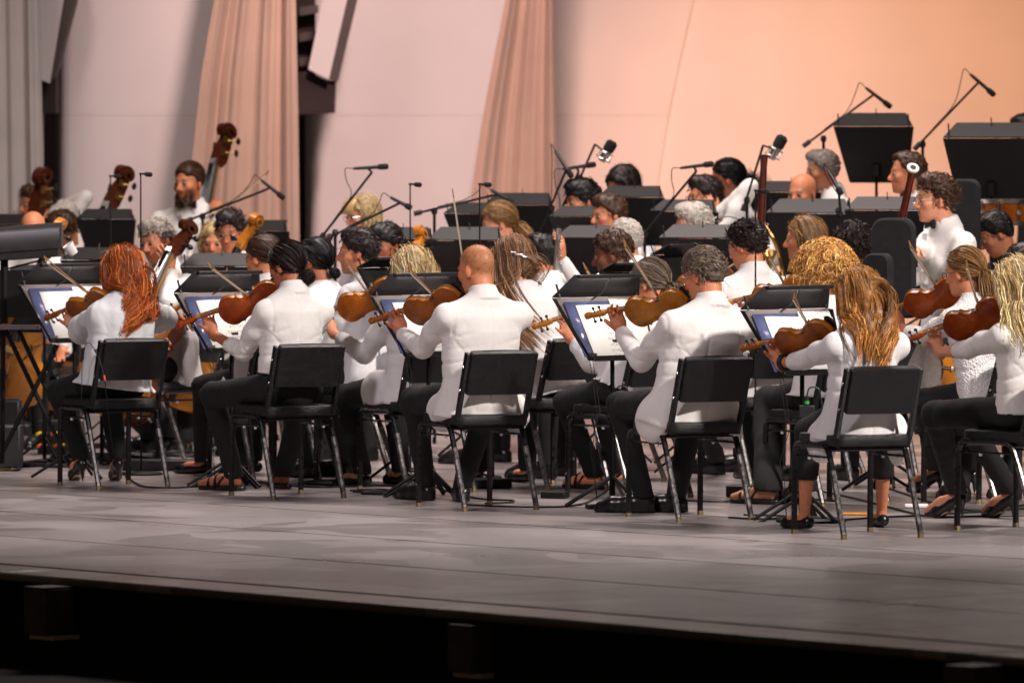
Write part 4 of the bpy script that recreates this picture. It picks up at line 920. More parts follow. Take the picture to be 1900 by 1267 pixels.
def make_chair():
    t = thing('orchestra_chair', 'x', 'chair')
    mb = MB(); rbox(mb, (0, .012, .452), (.405, .435, .050), .05, 4, .012); mb.build('seat', MT['vinyl'], t)
    MB().box((0, .0, .421), (.37, .38, .010)).build('seat_pan', MT['frame'], t)
    a = math.atan2(.115, .36); R = np.array([[1, 0, 0], [0, math.sin(a) * -1, math.cos(a)], [0, math.cos(a), math.sin(a)]])
    # backrest: padded panel leaning back, outer face towards the rear
    c0 = V3(0, -.250, .690); ux = V3(1, 0, 0); uz = nrm(V3(0, -.115, .36)); un = np.cross(ux, uz)
    rings = []
    for k, (s, dy) in enumerate(((.965, -.021), (1, -.012), (1, .012), (.965, .021))):
        ring = []
        for sx, sz, a0 in ((1, 1, 0), (-1, 1, 90), (-1, -1, 180), (1, -1, 270)):
            for q in range(4): b = math.radians(a0 + 30 * q); x = sx * (.179 - .015) + .015 * math.cos(b); z = sz * (.112 - .015) + .015 * math.sin(b); ring.append(c0 + ux * x * s + uz * z * s + un * (dy + .012 * (x / .18) ** 2))
        rings.append(ring)
    bk = MB().loft(rings).build('backrest', MT['vinyl'], t)
    # stitched top welt
    MB().tube([c0 + ux * x + uz * .108 + un * (-.020 + .012 * (x / .18) ** 2) for x in np.linspace(-.165, .165, 9)], .0035, 5).build('welt', MT['vinyl'], bk)
    for s in (-1, 1):
        p = MB(); pts = [V3(s * .190, -.13, .445), V3(s * .190, -.175, .470), V3(s * .190, -.283, .786)]
        for i in range(2):
            m_ = (pts[i] + pts[i + 1]) / 2; d_ = nrm(pts[i + 1] - pts[i]); L_ = np.linalg.norm(pts[i + 1] - pts[i]); sd = V3(1, 0, 0); RR = np.stack([sd, np.cross(d_, sd), d_], 1); p.box(m_, (.020, .034, L_ + .006), RR)
        po = p.build('back_post', MT['frame'], t, bevel=.003)
        for z in (.72, .60): MB().ball(V3(s * .201, -.205 - (z - .56) * .32, z), (.004, .008, .008), 4).build('screw', MT['chrome'], po)
        rail = arcpts([(s * .200, .243, .30), (s * .200, .236, .425), (s * .200, -.105, .425), (s * .200, -.16, .30)], 5, .05); MB().tube(rail, .0145, 8).build('side_rail', MT['frame'], t)
        for yb, yt, nm in ((.246, .243, 'f'), (-.272, -.155, 'r')):
            lg = MB().tube([(s * .200, yt, .312), (s * .200, yb, .018)], .0150, 8).build('leg', MT['frame'] if nm == 'f' else MT['legmetal'], t)
            MB().tube([(s * .200, yb, .020), (s * .200, yb - .001, .0)], [.0155, .0165], 8).build('glide', MT['brass'], lg)
            if nm == 'f': MB().ball((s * .2150, yb, .115), (.003, .007, .007), 4).build('rivet', MT['chrome'], lg)
        MB().tube([(s * .193, .238, .372), (s * .193, -.122, .372)], .006, 6).build('stretcher', MT['frame'], t)
        for y in (.10, -.04): MB().ball((s * .193, y, .362), .009, 4).build('bumper', MT['white'], t)
    MB().tube([(-.195, -.115, .408), (.195, -.115, .408)], .010, 6).build('cross_rail', MT['frame'], t)
    MB().tube([(-.195, .20, .408), (.195, .20, .408)], .010, 6).build('cross_rail', MT['frame'], t)
    return t
CHAIR0 = make_chair(); _cu = [False]
def chair(p, th, label, group='black orchestra chairs'):
    o = CHAIR0 if not _cu[0] else copy_tree(CHAIR0); _cu[0] = True
    o.location = [float(c) for c in p]; o.rotation_euler = (0, 0, math.radians(th)); return tag(o, label, 'chair', group)

OUTL = [(0, 0), (.004, .06), (.015, .115), (.04, .185), (.09, .247), (.15, .282), (.195, .292), (.28, .280), (.34, .252), (.375, .238), (.392, .252), (.405, .222), (.43, .185), (.48, .160), (.53, .153), (.58, .158), (.63, .180), (.655, .200), (.672, .220), (.69, .203), (.72, .212), (.78, .233), (.83, .233), (.88, .215), (.93, .175), (.965, .125), (.985, .08), (.995, .05), (1.0, .03)]
def make_strings(kind, body_m, label='x', ribh=.031, S=1.0, bass=False):
    Lb = .356; root = thing(kind, label, kind)
    half = [(x * Lb, w_ * Lb) for x, w_ in OUTL]; ol = [(x, w_) for x, w_ in half] + [(x, -w_) for x, w_ in half[::-1][0:-1]]
    ol = np.array(ol); n = len(ol); xc = Lb * .5
    def plate(z0, sgn, hgt, matl, name):
        rings = []
        for s, zz in ((1.0, -.0035), (1.006, -.001), (1.0, .0015), (.95, .001), (.86, .003), (.7, .0085), (.5, .0125), (.28, .015), (.08, .016)):
            ring = np.stack([xc + (ol[:, 0] - xc) * (s if s > .5 else (.5 + (s - .5) * .75) * .98), ol[:, 1] * s, np.full(n, z0 + sgn * zz * hgt)], 1); rings.append(ring)
        return MB().loft(rings).build(name, matl, root)
    back = plate(0, -1, 1.0, body_m, 'back_plate')
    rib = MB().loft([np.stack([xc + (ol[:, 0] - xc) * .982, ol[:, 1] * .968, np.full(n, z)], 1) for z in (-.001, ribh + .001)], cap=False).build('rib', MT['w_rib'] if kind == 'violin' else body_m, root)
    topp = plate(ribh, 1, 1.0, MT['w_top'], 'top_plate')
    for s in (-1, 1):
        fh = MB().tube([(.185 + .036 * math.sin(a) * 1., s * (.043 + .010 * math.sin(a * 2 + .3)), ribh + .0125) for a in np.linspace(-1.4, 1.4, 9)], .0022, 5).build('f_hole', MT['ebony'], topp)
    zt = ribh + .016
    # neck
    rings = []
    for x, w_, dn in ((.338, .016, .030), (.352, .0145, .024), (.366, .0135, .014), (.40, .0125, .012), (.47, .0115, .011), (.486, .0115, .012)):
        zz = zt + .004 + (x - .35) * -.02; rings.append([(x, w_ * math.cos(a), zz - dn * max(0, math.sin(a)) + 0) for a in np.linspace(0, math.pi, 9)] + [(x, -w_ * .6, zz + .002), (x, w_ * .6, zz + .002)])
    MB().loft(rings).build('neck', MT['w_neck'], root)
    rings = []
    for x, w_ in ((.225, .0215), (.35, .0165), (.486, .0125)):
        zz = zt + .010 + (.35 - x) * .045; rings.append([(x, w_ * math.cos(a), zz + .006 * math.sin(a)) for a in np.linspace(0, math.pi, 7)] + [(x, -w_ * .8, zz - .004), (x, w_ * .8, zz - .004)])
    MB().loft(rings).build('fingerboard', MT['ebony'], root)
    # pegbox and scroll
    zp = zt + .001; rings = []
    for x, z, w_, dp in ((.484, 0, .012, .012), (.500, -.001, .0125, .020), (.53, -.006, .0115, .020), (.556, -.014, .0095, .016), (.566, -.018, .0085, .012)):
        rings.append([(x, w_, zp + z + .004), (x, w_, zp + z - dp), (x, w_ * .5, zp + z - dp - .003), (x, -w_ * .5, zp + z - dp - .003), (x, -w_, zp + z - dp), (x, -w_, zp + z + .004)])
    pb = MB().loft(rings).build('pegbox', body_m, root)
    sp = []; cz = zp - .020
    for a in np.linspace(0, 3.3 * math.pi, 40):
        rr = .0175 * (1 - a / (3.3 * math.pi) * .72); wd = .0085 + .0075 * (a / (3.3 * math.pi)); ang = math.pi * .75 - a
        c = V3(.577 + rr * math.cos(ang), 0, cz + rr * math.sin(ang)); rad = V3(math.cos(ang), 0, math.sin(ang)); th_ = .0052 * (1 - .4 * a / (3.3 * math.pi))
        sp.append([c + rad * th_ + V3(0, wd, 0), c + rad * th_ * 1.1, c + rad * th_ - V3(0, wd, 0), c - rad * th_ - V3(0, wd, 0), c - rad * th_ + V3(0, wd, 0)])
    MB().loft(sp).build('scroll', body_m, root)
    pegx = ((.505, 1), (.520, -1), (.535, 1), (.550, -1))
    for x, s in pegx:
        if not bass:
            p = MB().tube([(x, -s * .016, zp - .012 - (x - .5) * .22), (x, s * .030, zp - .012 - (x - .5) * .22)], [.003, .0038], 6); p.ball((x, s * .037, zp - .012 - (x - .5) * .22), (.0085, .009, .0065), 5); p.build('peg', MT['ebony'], root)
        else:
            p = MB().box((x, s * .0135, zp - .010), (.016, .003, .016)); p.tube([(x, s * .012, zp - .010), (x + .004, s * .030, zp - .022)], .0016, 6); p.build('tuner', MT['gold'], root); q = MB().ball((x + .004, s * .032, zp - .024), (.009, .003, .006), 4); q.build('tuner_key', MT['gold'] if s > 0 else MT['blackm'], root)
    # bridge, tailpiece, chin rest, strings
    MB().slab([(.190, -.020, ribh + .013), (.190, .020, ribh + .013), (.190, .018, zt + .026), (.190, 0, zt + .030), (.190, -.018, zt + .026)], V3(1, 0, 0), .004).build('bridge', MT['w_neck'], root)
    MB().loft([[(x, w_, z), (x, 0, z + .004), (x, -w_, z), (x, 0, z - .004)] for x, w_, z in ((.012, .010, zt + .006), (.09, .016, zt + .012), (.125, .021, zt + .016))]).build('tailpiece', MT['ebony'], root)
    for y in (-.0165, -.0055, .0055, .0165): MB().tube([(.122, y, zt + .017), (.192, y, zt + .030), (.50, y * .45, zt + .006)], .0009 if not bass else .0016, 4).build('string', MT['chrome'], root)
    if kind == 'violin':
        mb = MB().ball((.030, .045, zt + .012), (.030, .045, .010), 6); mb.box((.003, .020, ribh * .5 + .006), (.006, .012, ribh + .016)); mb.build('chin_rest', MT['ebony'], root)
        mb = MB().box((.150, .060, ribh * .5), (.026, .012, ribh + .018)); mb.tube(arcpts([(.150, .064, ribh), (.150, .078, ribh + .045), (.175, .050, ribh + .060), (.185, .025, ribh + .040)], 4, .02), .0022, 5); mb.tube([(.188, .022, ribh + .042), (.196, .004, ribh + .030)], .0048, 6); mb.build('clip_microphone', MT['plas'], root)
    return root
def frame_matrix(o, X, Z, s=1., sz=1.):
    X = nrm(X); Z = nrm(Z - X * (Z @ X)); Y = np.cross(Z, X); return Matrix.Translation(Vector([float(c) for c in o])) @ Matrix(np.stack([X, Y, Z], 1).tolist()).to_4x4() @ Matrix.Diagonal((s, s, s * sz, 1))
PROTO = {}
def instrument(kind, varn, label, T, X, Z, s=1., sz=1., group=None, ribh=.031, bass=False):
    key = (kind, varn, bass)
    if key not in PROTO: PROTO[key] = make_strings(kind, MT[varn], ribh=ribh, bass=bass); o = PROTO[key]
    else: o = copy_tree(PROTO[key])
    o.rotation_mode = 'XYZ'; M_ = frame_matrix(T, X, Z, s, sz); l_, q_, s_ = M_.decompose(); o.location = l_; o.rotation_euler = q_.to_euler(); o.scale = s_
    tag(o, label, {'violin': 'violin', 'cello': 'cello', 'double_bass': 'double bass'}[kind], group); return o
def make_bow():
    r_ = thing('bow', 'x', 'bow'); MB().tube([(x, 0, .010 - .016 * math.sin(math.pi * x / .73)) for x in np.linspace(-.02, .715, 12)], [.0046] * 4 + [.0042] * 4 + [.0034] * 4, 6).build('stick', MT['bowstick'], r_)
    MB().box((.35, 0, -.014), (.65, .009, .0022)).build('bow_hair', MT['bowhair'], r_)
    MB().box((.035, 0, -.004), (.048, .013, .020)).build('frog', MT['ebony'], r_, bevel=.003); MB().tube([(-.030, 0, .010), (-.012, 0, .010)], .0048, 6).build('screw_button', MT['chrome'], r_)
    MB().loft([[(.706, .003, .012), (.706, -.003, .012), (.680, -.0035, -.013), (.680, .0035, -.013)], [(.722, .002, .012), (.722, -.002, .012), (.692, -.003, -.015), (.692, .003, -.015)]]).build('tip', MT['bowstick'], r_)
    return r_
BOW0 = make_bow(); _bu = [False]
def bow(label, frog, tip, up, s=1.):
    o = BOW0 if not _bu[0] else copy_tree(BOW0); _bu[0] = True; o.rotation_mode = 'XYZ'; M_ = frame_matrix(frog, np.asarray(tip) - np.asarray(frog), np.asarray(up, float), s); l_, q_, s_ = M_.decompose(); o.location = l_; o.rotation_euler = q_.to_euler(); o.scale = s_
    return tag(o, label, 'bow', 'string bows')

def make_stand(lit):
    """desk faces a player standing at -y; hood folded over the top"""
    t = thing('music_stand', 'x', 'music stand'); H, a = .352, math.radians(30); zb = 0.0; yt, ztp = math.sin(a) * H, math.cos(a) * H
    wb, wf, wh = .215, .298, .225; dv = nrm(V3(0, yt, ztp)); nrml = V3(0, -math.cos(a), math.sin(a))
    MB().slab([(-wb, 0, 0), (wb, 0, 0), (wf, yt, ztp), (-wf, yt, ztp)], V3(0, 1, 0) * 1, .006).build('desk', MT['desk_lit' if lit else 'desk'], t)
    for s in (-1, 1): MB().slab([(s * wb, 0, 0), (s * wf, yt, ztp), (s * wf, yt - .030, ztp - .004), (s * wb, -.030, -.002)], V3(s, 0, 0), .004).build('side_flange', MT['standm'], t)
    hr_, hl_ = (.112, .085) if lit else (.070, .110)
    hd = MB().slab([(-wf, yt, ztp + .002), (wf, yt, ztp + .002), (wh, yt - hl_, ztp + hr_), (-wh, yt - hl_, ztp + hr_)], V3(0, .4, .9), .006).build('hood', MT['hood'], t)
    MB().slab([(-wb, .004, 0), (wb, .004, 0), (wb, -.052, -.004), (-wb, -.052, -.004)], V3(0, 0, -1), .005).build('ledge', MT['standm'], t); MB().box((0, -.052, .008), (wb * 2, .005, .022)).build('ledge_lip', MT['standm'], t)
    for s in (-1, 1):
        MB().box((s * .265, yt - .006, ztp + .035), (.010, .006, .075), np.array([[1, 0, 0], [0, .92, .38], [0, -.38, .92]])).build('hood_clip', MT['plas'], t)
    # lamp under the front edge of the hood
    lm = MB().box((0, yt - hl_ - .020, ztp + hr_ - .004), (.44, .030, .020)).build('lamp', MT['plas'], t, bevel=.004)
    if lit: MB().box((0, yt - .0875, ztp + .104), (.36, .003, .010), np.array([[1, 0, 0], [0, .87, -.5], [0, .5, .87]])).build('light_strip', MT['led'], lm)
    MB().tube(arcpts([(0, yt - .10, ztp + .10), (-.01, yt - .07, ztp + .03), (-.05, yt - .02, ztp - .01)], 4, .03), .004, 5).build('lamp_arm', MT['plas'], t)
    if lit:
        w_ = MB()
        for q in (0, .022): w_.tube([(-wb - .004 + q, -.01, .01), (-wb + .01 + q, -.02, -.10), (-wb + .03 + q, -.03, -.26), (-wb + .015 - q, -.02, -.42), (-wb + .05, -.01, -.71)], .0022, 4)
        w_.build('wire', MT['cable'], t); MB().box((-wb + .02, -.008, .02), (.05, .012, .022)).build('wire_clamp', MT['chrome'], t)
    MB().box((0, .05, .06), (.05, .05, .07)).build('tilt_block', MT['standm'], t, bevel=.006)
    return t
MT['led'] = mat('stand_lamp_led', (1, .9, .8), .5, emit=((1, .88, .84), 80)); 
STAND0 = {}
def stand(label, x, y, zb, th, floor=0., lit=False, s=1., group='music stands with folded hoods'):
    if lit not in STAND0: STAND0[lit] = make_stand(lit); o = STAND0[lit]
    else: o = copy_tree(STAND0[lit])
    o.location = (float(x), float(y), float(zb)); o.rotation_euler = (0, 0, math.radians(th)); o.scale = (s, s, s); tag(o, label, 'music stand', group)
    hh = (zb - floor) / s
    p = MB().tube([(0, .055, .05), (0, .055, -hh * .45)], .011, 8); p.tube([(0, .055, -hh * .42), (0, .055, -hh + .05)], .015, 8); p.build('pole', MT['standm'], o)
    for k in range(3):
        a = k * 2.094 + .5; MB().tube([(0, .055, -hh + .16), (.24 * math.cos(a), .055 + .24 * math.sin(a), -hh + .012)], .009, 6).build('leg', MT['standm'], o)
    return o
def on_desk(st, u, v, lift):
    """point on a stand's desk: u across, v up from the ledge (metres)"""
    a = math.radians(30); M_ = Matrix.Translation(st.location) @ Matrix.Rotation(st.rotation_euler[2], 4, 'Z'); p = V3(u, math.sin(a) * v, math.cos(a) * v) + V3(0, -math.cos(a), math.sin(a)) * (lift + .001); return M_ @ Vector(p), M_.to_3x3() @ Matrix.Rotation(math.radians(90 - 30), 3, 'X')
def leafsheet(name, label, cat, st, u, v, w_, h_, lift, m, rot=0., group=None):
    p, R = on_desk(st, u, v, lift); n = 6; V = []; Q = []
    for i in range(n + 1):
        for j in range(2): V.append(((-.5 + i / n) * w_, (-.5 + j) * h_, .006 * math.sin(i / n * 3.1 + j) * .4))
    Q = [(i * 2, i * 2 + 2, i * 2 + 3, i * 2 + 1) for i in range(n)]
    o = link(name, fast_mesh(name, V, Q), m); o.location = p; o.rotation_euler = (R @ Matrix.Rotation(rot, 3, 'Z')).to_euler(); sm = o.modifiers.new('thick', 'SOLIDIFY'); sm.thickness = .0015
    return tag(o, label, cat, group)

def micstand_base(t, base, floor, top, kind='tripod', r_=.009):
    b = V3(base[0], base[1], floor); MB().tube([V3(0, 0, top - floor), V3(0, 0, .03)], [r_, r_ * 1.25], 8).build('pole', MT['standm'], t)
    if kind == 'tripod':
        for k in range(3): a = k * 2.094 + .3; MB().tube([(0, 0, .16), (.30 * math.cos(a), .30 * math.sin(a), .012)], .008, 6).build('leg', MT['standm'], t)
    else: mb = MB(); mb.loft([[(rr * math.cos(a), rr * math.sin(a), z) for a in np.linspace(0, 6.283, 25)[:-1]] for rr, z in ((.13, 0), (.13, .012), (.12, .02), (.02, .03))]); mb.build('base', MT['standm'], t)
def boom_mic(label, d, pole, arm, mic, floor=0., cond=False, cable=True, thick=.0075, group='boom microphones'):
    """pole: photo pixel of the clutch on the pole; arm: pixels tail -> tip; mic: pixels tail -> nose"""
    top = at(*pole, d); t = thing('boom_microphone', label, 'microphone', (top[0], top[1], floor), group=group); o = V3(top[0], top[1], floor)
    micstand_base(t, top, floor, top[2]); MB().ball(top - o, (.020, .020, .026), 5).build('clutch', MT['plas'], t)
    A = [at(*p, d - .02) - o for p in arm]; MB().tube([A[0], A[-1]], thick, 7).build('boom_arm', MT['standm'], t)
    if len(A) > 2: pass
    MB().tube([A[0], A[0] + (A[-1] - A[0]) * .10], thick * 2.1, 7).build('counterweight', MT['plas'], t)
    m0, m1 = at(*mic[0], d - .04) - o, at(*mic[1], d - .04) - o; L_ = m1 - m0
    if not cond:
        bd = MB().tube([m0, m0 + L_ * .15, m0 + L_ * .7, m0 + L_ * .72], [.008, .0105, .012, .0125], 10).build('mic_body', MT['blackm'], t); MB().tube([m0 + L_ * .70, m0 + L_ * .76, m0 + L_ * .95, m1], [.014, .0185, .0185, .011], 10).build('mic_head', MT['foam'], t)
    else:
        MB().tube([m0, m0 + L_ * .06, m0 + L_ * .5], [.018, .026, .027], 12).build('mic_body', MT['chrome'], t); MB().tube([m0 + L_ * .48, m0 + L_ * .6, m0 + L_ * .9, m1], [.030, .036, .036, .020], 12).build('mic_head', MT['foam'], t)
        mb = MB(); u_ = nrm(np.cross(L_, V3(0, 1, 0))); w_ = nrm(np.cross(L_, u_))
        for q in (.12, .42): mb.tube([m0 + L_ * q + .046 * (u_ * math.cos(a) + w_ * math.sin(a)) for a in np.linspace(0, 6.283, 15)], .0035, 5)
        for k in range(6): a = k * 1.047; mb.tube([m0 + L_ * .12 + .046 * (u_ * math.cos(a) + w_ * math.sin(a)), m0 + L_ * .42 + .046 * (u_ * math.cos(a + .6) + w_ * math.sin(a + .6))], .0022, 4)
        mb.build('shock_mount', MT['chrome'], t)
    MB().tube([m0 + L_ * .4, A[-1]], .007, 6).build('mic_clip', MT['plas'], t)
    if cable:
        c = [m0, m0 - nrm(L_) * .05 + V3(0, 0, .01), (m0 + A[-1]) / 2 - nrm(L_) * .10 - V3(0, 0, .05), A[-1] + (A[0] - A[-1]) * .35 + V3(0, 0, .012), A[-1] + (A[0] - A[-1]) * .7 + V3(0, 0, .010)]
        MB().tube(arcpts(c, 5, .08), .0028, 5).build('cable', MT['cable'], t)
    return t
def neck_mic(label, d, x, y0, y1, floor=0., group='slim upright microphones'):
    """slim vertical rod with a small foam capsule pointing right"""
    top = at(x, y0, d); t = thing('upright_microphone', label, 'microphone', (top[0], top[1], floor), group=group); z = top[2] - floor
    MB().tube([(0, 0, z), (0, 0, .02)], [.0042, .0055], 7).build('rod', MT['standm'], t); MB().ball((0, 0, z), .009, 5).build('joint', MT['plas'], t)
    MB().tube([(.004, 0, z), (.022, -.005, z), (.030, -.006, z - .002), (.058, -.010, z - .004), (.066, -.011, z - .005)], [.005, .006, .0135, .0135, .006], 9).build('capsule', MT['foam'], t)
    mb = MB(); mb.loft([[(rr * math.cos(a), rr * math.sin(a), zz) for a in np.linspace(0, 6.283, 25)[:-1]] for rr, zz in ((.12, 0), (.12, .010), (.11, .016), (.02, .022))]); mb.build('base', MT['standm'], t); return t
def violin_pose(T, dT, S, tilt=52, ln=.597):
    Tw = at(*T, dT); best = None
    for y in np.linspace(dT - .02, dT + .55, 200):
        e = abs(np.linalg.norm(at(*S, y) - Tw) - ln)
        if best is None or e < best[0]: best = (e, y)
    Sw = at(*S, best[1]); X = nrm(Sw - Tw); a = math.radians(tilt); Z = V3(0, math.sin(a), math.cos(a)); Z = nrm(Z - X * (Z @ X)); Y = np.cross(Z, X)
    Tw = Tw - Z * .02
    return Tw, X, Z, (lambda x, y, z: Tw + X * x + Y * y + Z * z)
def bow_pose(pt, tip, Lc, toward=-1):
    c = pt(.175, 0, .078); t0 = at(*tip, c[1]); dx, dz = t0[0] - c[0], t0[2] - c[2]; q = Lc ** 2 - dx * dx - dz * dz; y = c[1] + toward * math.sqrt(max(q, .0004)); tp = at(*tip, y); d_ = nrm(tp - c); return c, tp, tp - d_ * .72, d_

# ================================================================== FRONT ROW
def player(label, chair_px, head, dh, th, T, S, tip, Lc, wrist, elbowL, elbowR, varn, vlabel, blabel, tilt=62, chair_label=None, hp=-14, hy=None, dT=.10, play=True, handR=None, **kw):
    cp = ground(*chair_px); f, r = facing(th)
    if chair_label: chair(cp, th, chair_label)
    d = cp[1] + dh
    Tw, X, Z, pt = violin_pose(T, d + dT, S, tilt)
    instrument('violin', varn, vlabel, Tw, X, Z, group='violins being played')
    c, tp, fr, bd = bow_pose(pt, tip, Lc); bow(blabel, fr, tp, Z)
    nk = pt(.425, .0, .025); w = nk + V3(.032, .014, -.094); eL = at(*elbowL, d - .02)
    hl = (nrm(V3(-.30, .05, .95)), V3(.1, -1, .15), 1.05)
    wr = fr + V3(.02, -.05, .03) - bd * .0; eR = at(*elbowR, d + .05); hr_ = (nrm(fr - wr + V3(-.05, .02, -.02)), V3(-.3, .2, -.9), .7)
    pel = kw.pop('pelvis', cp + V3(0, 0, .56) - f * .035)
    return person(label, (head[0], head[1], d), th, hy=hy if hy is not None else th + 20, hp=hp, L=(eL, w, hl), R=(eR, wr, hr_), pelvis=pel, **kw)
def ft(px, py, ang): g = ground(px, py); return (g[0], g[1], 0.0, ang)
def tail(px, py, d, rx, ry, rz, th, k=.04):
    f, r = facing(th); return ('ell', at(px, py, d), V3(rx, ry, rz), np.stack([r, f, V3(0, 0, 1)], 1), k)
def flap(cp, th, side, fwd, z, rf, rz, out=.222):
    f, r = facing(th); return ('ell', cp + r * side * out + f * fwd + V3(0, 0, z), V3(.026, rf, rz), np.stack([r, f, V3(0, 0, 1)], 1), .06)
HF = dict(h=.006, hj=.0072)
CUFF['x'] = {}
L1 = 'woman with long wavy red hair in a sheer white blouse playing violin'
CUFF[L1] = {-1: .50}
P1 = player(L1, (209, 903), (225, 503), .02, 27, (210, 556), (81, 593), (80, 478), .52, (141, 600), (138, 690), (372, 600), 'w_brown', 'dark brown violin held by the red haired woman', 'bow of the red haired woman slanting over her stand',
  chair_label='black chair under the red haired woman, farthest along the front row', sex='f', sc=.97, skin='fair', top='blouse', topm='sheer' if 'sheer' in MT else 'shirt', hem=.02, shoe='heel', feet=[ft(150, 893, 22), ft(218, 893, 10)], knees=None, face=True, hr=-6, hp=-10,
  hair=('long', 'red', dict(len=.50, M=24, wave=.016, freq=17, phase=.35, vol=.014, pull=(-.03, -.12, 0), spread=.45, pw=.18, lock=.010, rad=.0010, cvar=.30, fly=60)), strands=7500, **HF)
L2 = 'woman with dark hair in a low knot and cropped white jacket playing violin'
CUFF[L2] = {-1: .42}
P2 = player(L2, (531, 921), (533, 495), .0, 27, (526, 545), (327, 605), (385, 490), .50, (392, 588), (470, 690), (650, 650), 'w_red', 'red brown violin held by the woman with the dark hair knot', 'bow of the woman with the dark hair knot',
  chair_label='black chair under the woman with the dark hair knot', sex='f', sc=.98, skin='tan', top='short', topm='jacket', hem=-.09, shoe='sandal', feet=[ft(434, 910, 62), ft(526, 906, 20)], hp=-12, hy=52,
  knees=[at(395, 732, 35.75), at(560, 742, 35.75)],
  hair=('bun', 'dark', dict(gather=V3(.012, -.108, -.052), bun=.036, nape=-.085, fly=40, cvar=.3)), strands=3000, **HF)
L3 = 'man with shaved head and long white jacket playing violin'
P3 = player(L3, (883.5, 942), (884, 502), .0, 27, (860, 555), (684, 598), (757, 497), .50, (770, 618), (800, 720), (1030, 640), 'w_brown', 'amber brown violin held by the man with the shaved head', 'bow of the man with the shaved head',
  chair_label='black chair under the man with the shaved head', sex='m', sc=1.0, skin='light', top='jacket', topm='jacket', hem=.085, shoe='oxford', feet=[ft(790, 928, 40), ft(858, 930, 5)], hp=-10, hy=46,
  knees=[at(768, 742, 34.6), at(905, 752, 34.65)], extra=[tail(822, 765, 34.15, .05, .16, .10, 27, .05), flap(ground(883.5, 942), 27, 1, .0, .46, .12, .10)],
  hair=('buzz', 'dkblond', dict(front=.085, nape=-.07)), strands=1500, **HF)
L4 = 'grey haired man with glasses and long white jacket playing violin'
P4 = player(L4, (1277, 961), (1306, 512), .0, 27, (1281, 566), (1084, 588), (1156, 448), .52, (1166, 615), (1205, 715), (1415, 650), 'w_gold', 'golden brown violin held by the grey haired man with glasses', 'bow of the grey haired man with glasses',
  chair_label='black chair under the grey haired man with glasses', sex='m', sc=1.04, skin='light', top='jacket', topm='jacket', hem=.10, shoe='oxford', feet=[ft(1195, 951, 75), ft(1255, 950, 70)], hp=-16, hy=50, chest=1.12, glasses='silver',
  knees=[at(1150, 752, 33.7), at(1285, 765, 33.7)], extra=[tail(1212, 780, 33.15, .06, .15, .11, 27, .05), flap(ground(1277, 961), 27, 1, .0, .45, .13, .12)],
  hair=('short', 'saltbr', dict(len=.030, nape=-.075, lift=.45, cvar=.35, fly=50)), strands=4200, **HF)
L5 = 'woman with long golden brown hair and white jacket playing violin'
CUFF[L5] = {-1: .40}
P5 = player(L5, (1588, 993), (1594, 550), .0, 24, (1552, 621), (1373, 649), (1471, 547), .52, (1470, 650), (1508, 760), (1725, 680), 'w_brown', 'brown violin held by the woman with long golden brown hair', 'bow of the woman with long golden brown hair',
  chair_label='black chair under the woman with long golden brown hair, nearest in the front row', sex='f', sc=.98, skin='light', top='short', topm='jacket_b', hem=.10, shoe='flat', feet=[ft(1493, 982, 34), ft(1636, 978, 8)], hp=-16, watch=True, skinlegs=True,
  knees=[at(1500, 802, 32.2), at(1640, 802, 32.25)], extra=[tail(1525, 820, 31.75, .045, .14, .10, 24, .05), flap(ground(1588, 993), 24, 1, .0, .44, .10, .12, .215)],
  hair=('long', 'auburn', dict(len=.44, M=22, wave=.010, freq=11, phase=.4, vol=.0, lock=.008, keep=.8, pull=(.03, -.13, 0), spread=.45, rad=.0010, cvar=.36, fly=60)), strands=7500, **HF)
L6 = 'blond woman in a fitted white jacket playing violin at the right edge'
CUFF[L6] = {-1: .30}
P6 = player(L6, (1900, 984), (1884, 532), .0, 42, (1876, 573), (1673, 636), (1792, 486), .50, (1742, 640), (1815, 745), (1990, 660), 'w_red', 'red brown violin of the blond woman, nearest to the right edge', 'upright bow of the blond woman at the right edge',
  chair_label='black chair under the blond woman at the right edge', sex='f', sc=.98, skin='fair', top='short', topm='jacket', hem=-.01, shoe='heel', feet=[ft(1775, 962, 52), ft(1872, 962, 40)], hp=-14, hy=62,
  knees=[at(1735, 768, 32.6), at(1790, 775, 32.75)],
  hair=('long', 'pale', dict(len=.40, M=20, wave=.006, freq=9, phase=.4, vol=.014, pull=(.06, -.09, 0), spread=.8, rad=.0010, cvar=.22)), strands=5500, **HF)
L7 = 'woman with brown ponytail, glasses and white knitted sweater playing violin'
CUFF[L7] = {-1: .55}
P7 = player(L7, (1830, 940), (1790, 508), .0, 42, (1795, 536), (1605, 592), (1686, 450), .50, (1672, 590), (1735, 690), (1910, 640), 'w_red', 'red violin of the woman with ponytail and glasses', 'bow of the woman with ponytail and glasses',
  chair_label='black chair under the woman in the knitted sweater', sex='f', sc=.98, skin='light', top='knit', topm='knit', hem=.01, shoe='heel', feet=[ft(1735, 915, 50), ft(1800, 915, 40)], hp=-8, hy=52, glasses='black',
  knees=[at(1715, 745, 34.4), at(1790, 748, 34.4)],
  hair=('pony', 'dkblond', dict(gather=V3(.0, -.112, .0), len=.22, cvar=.32, fly=30)), strands=3000, h=.0065, hj=.0075)

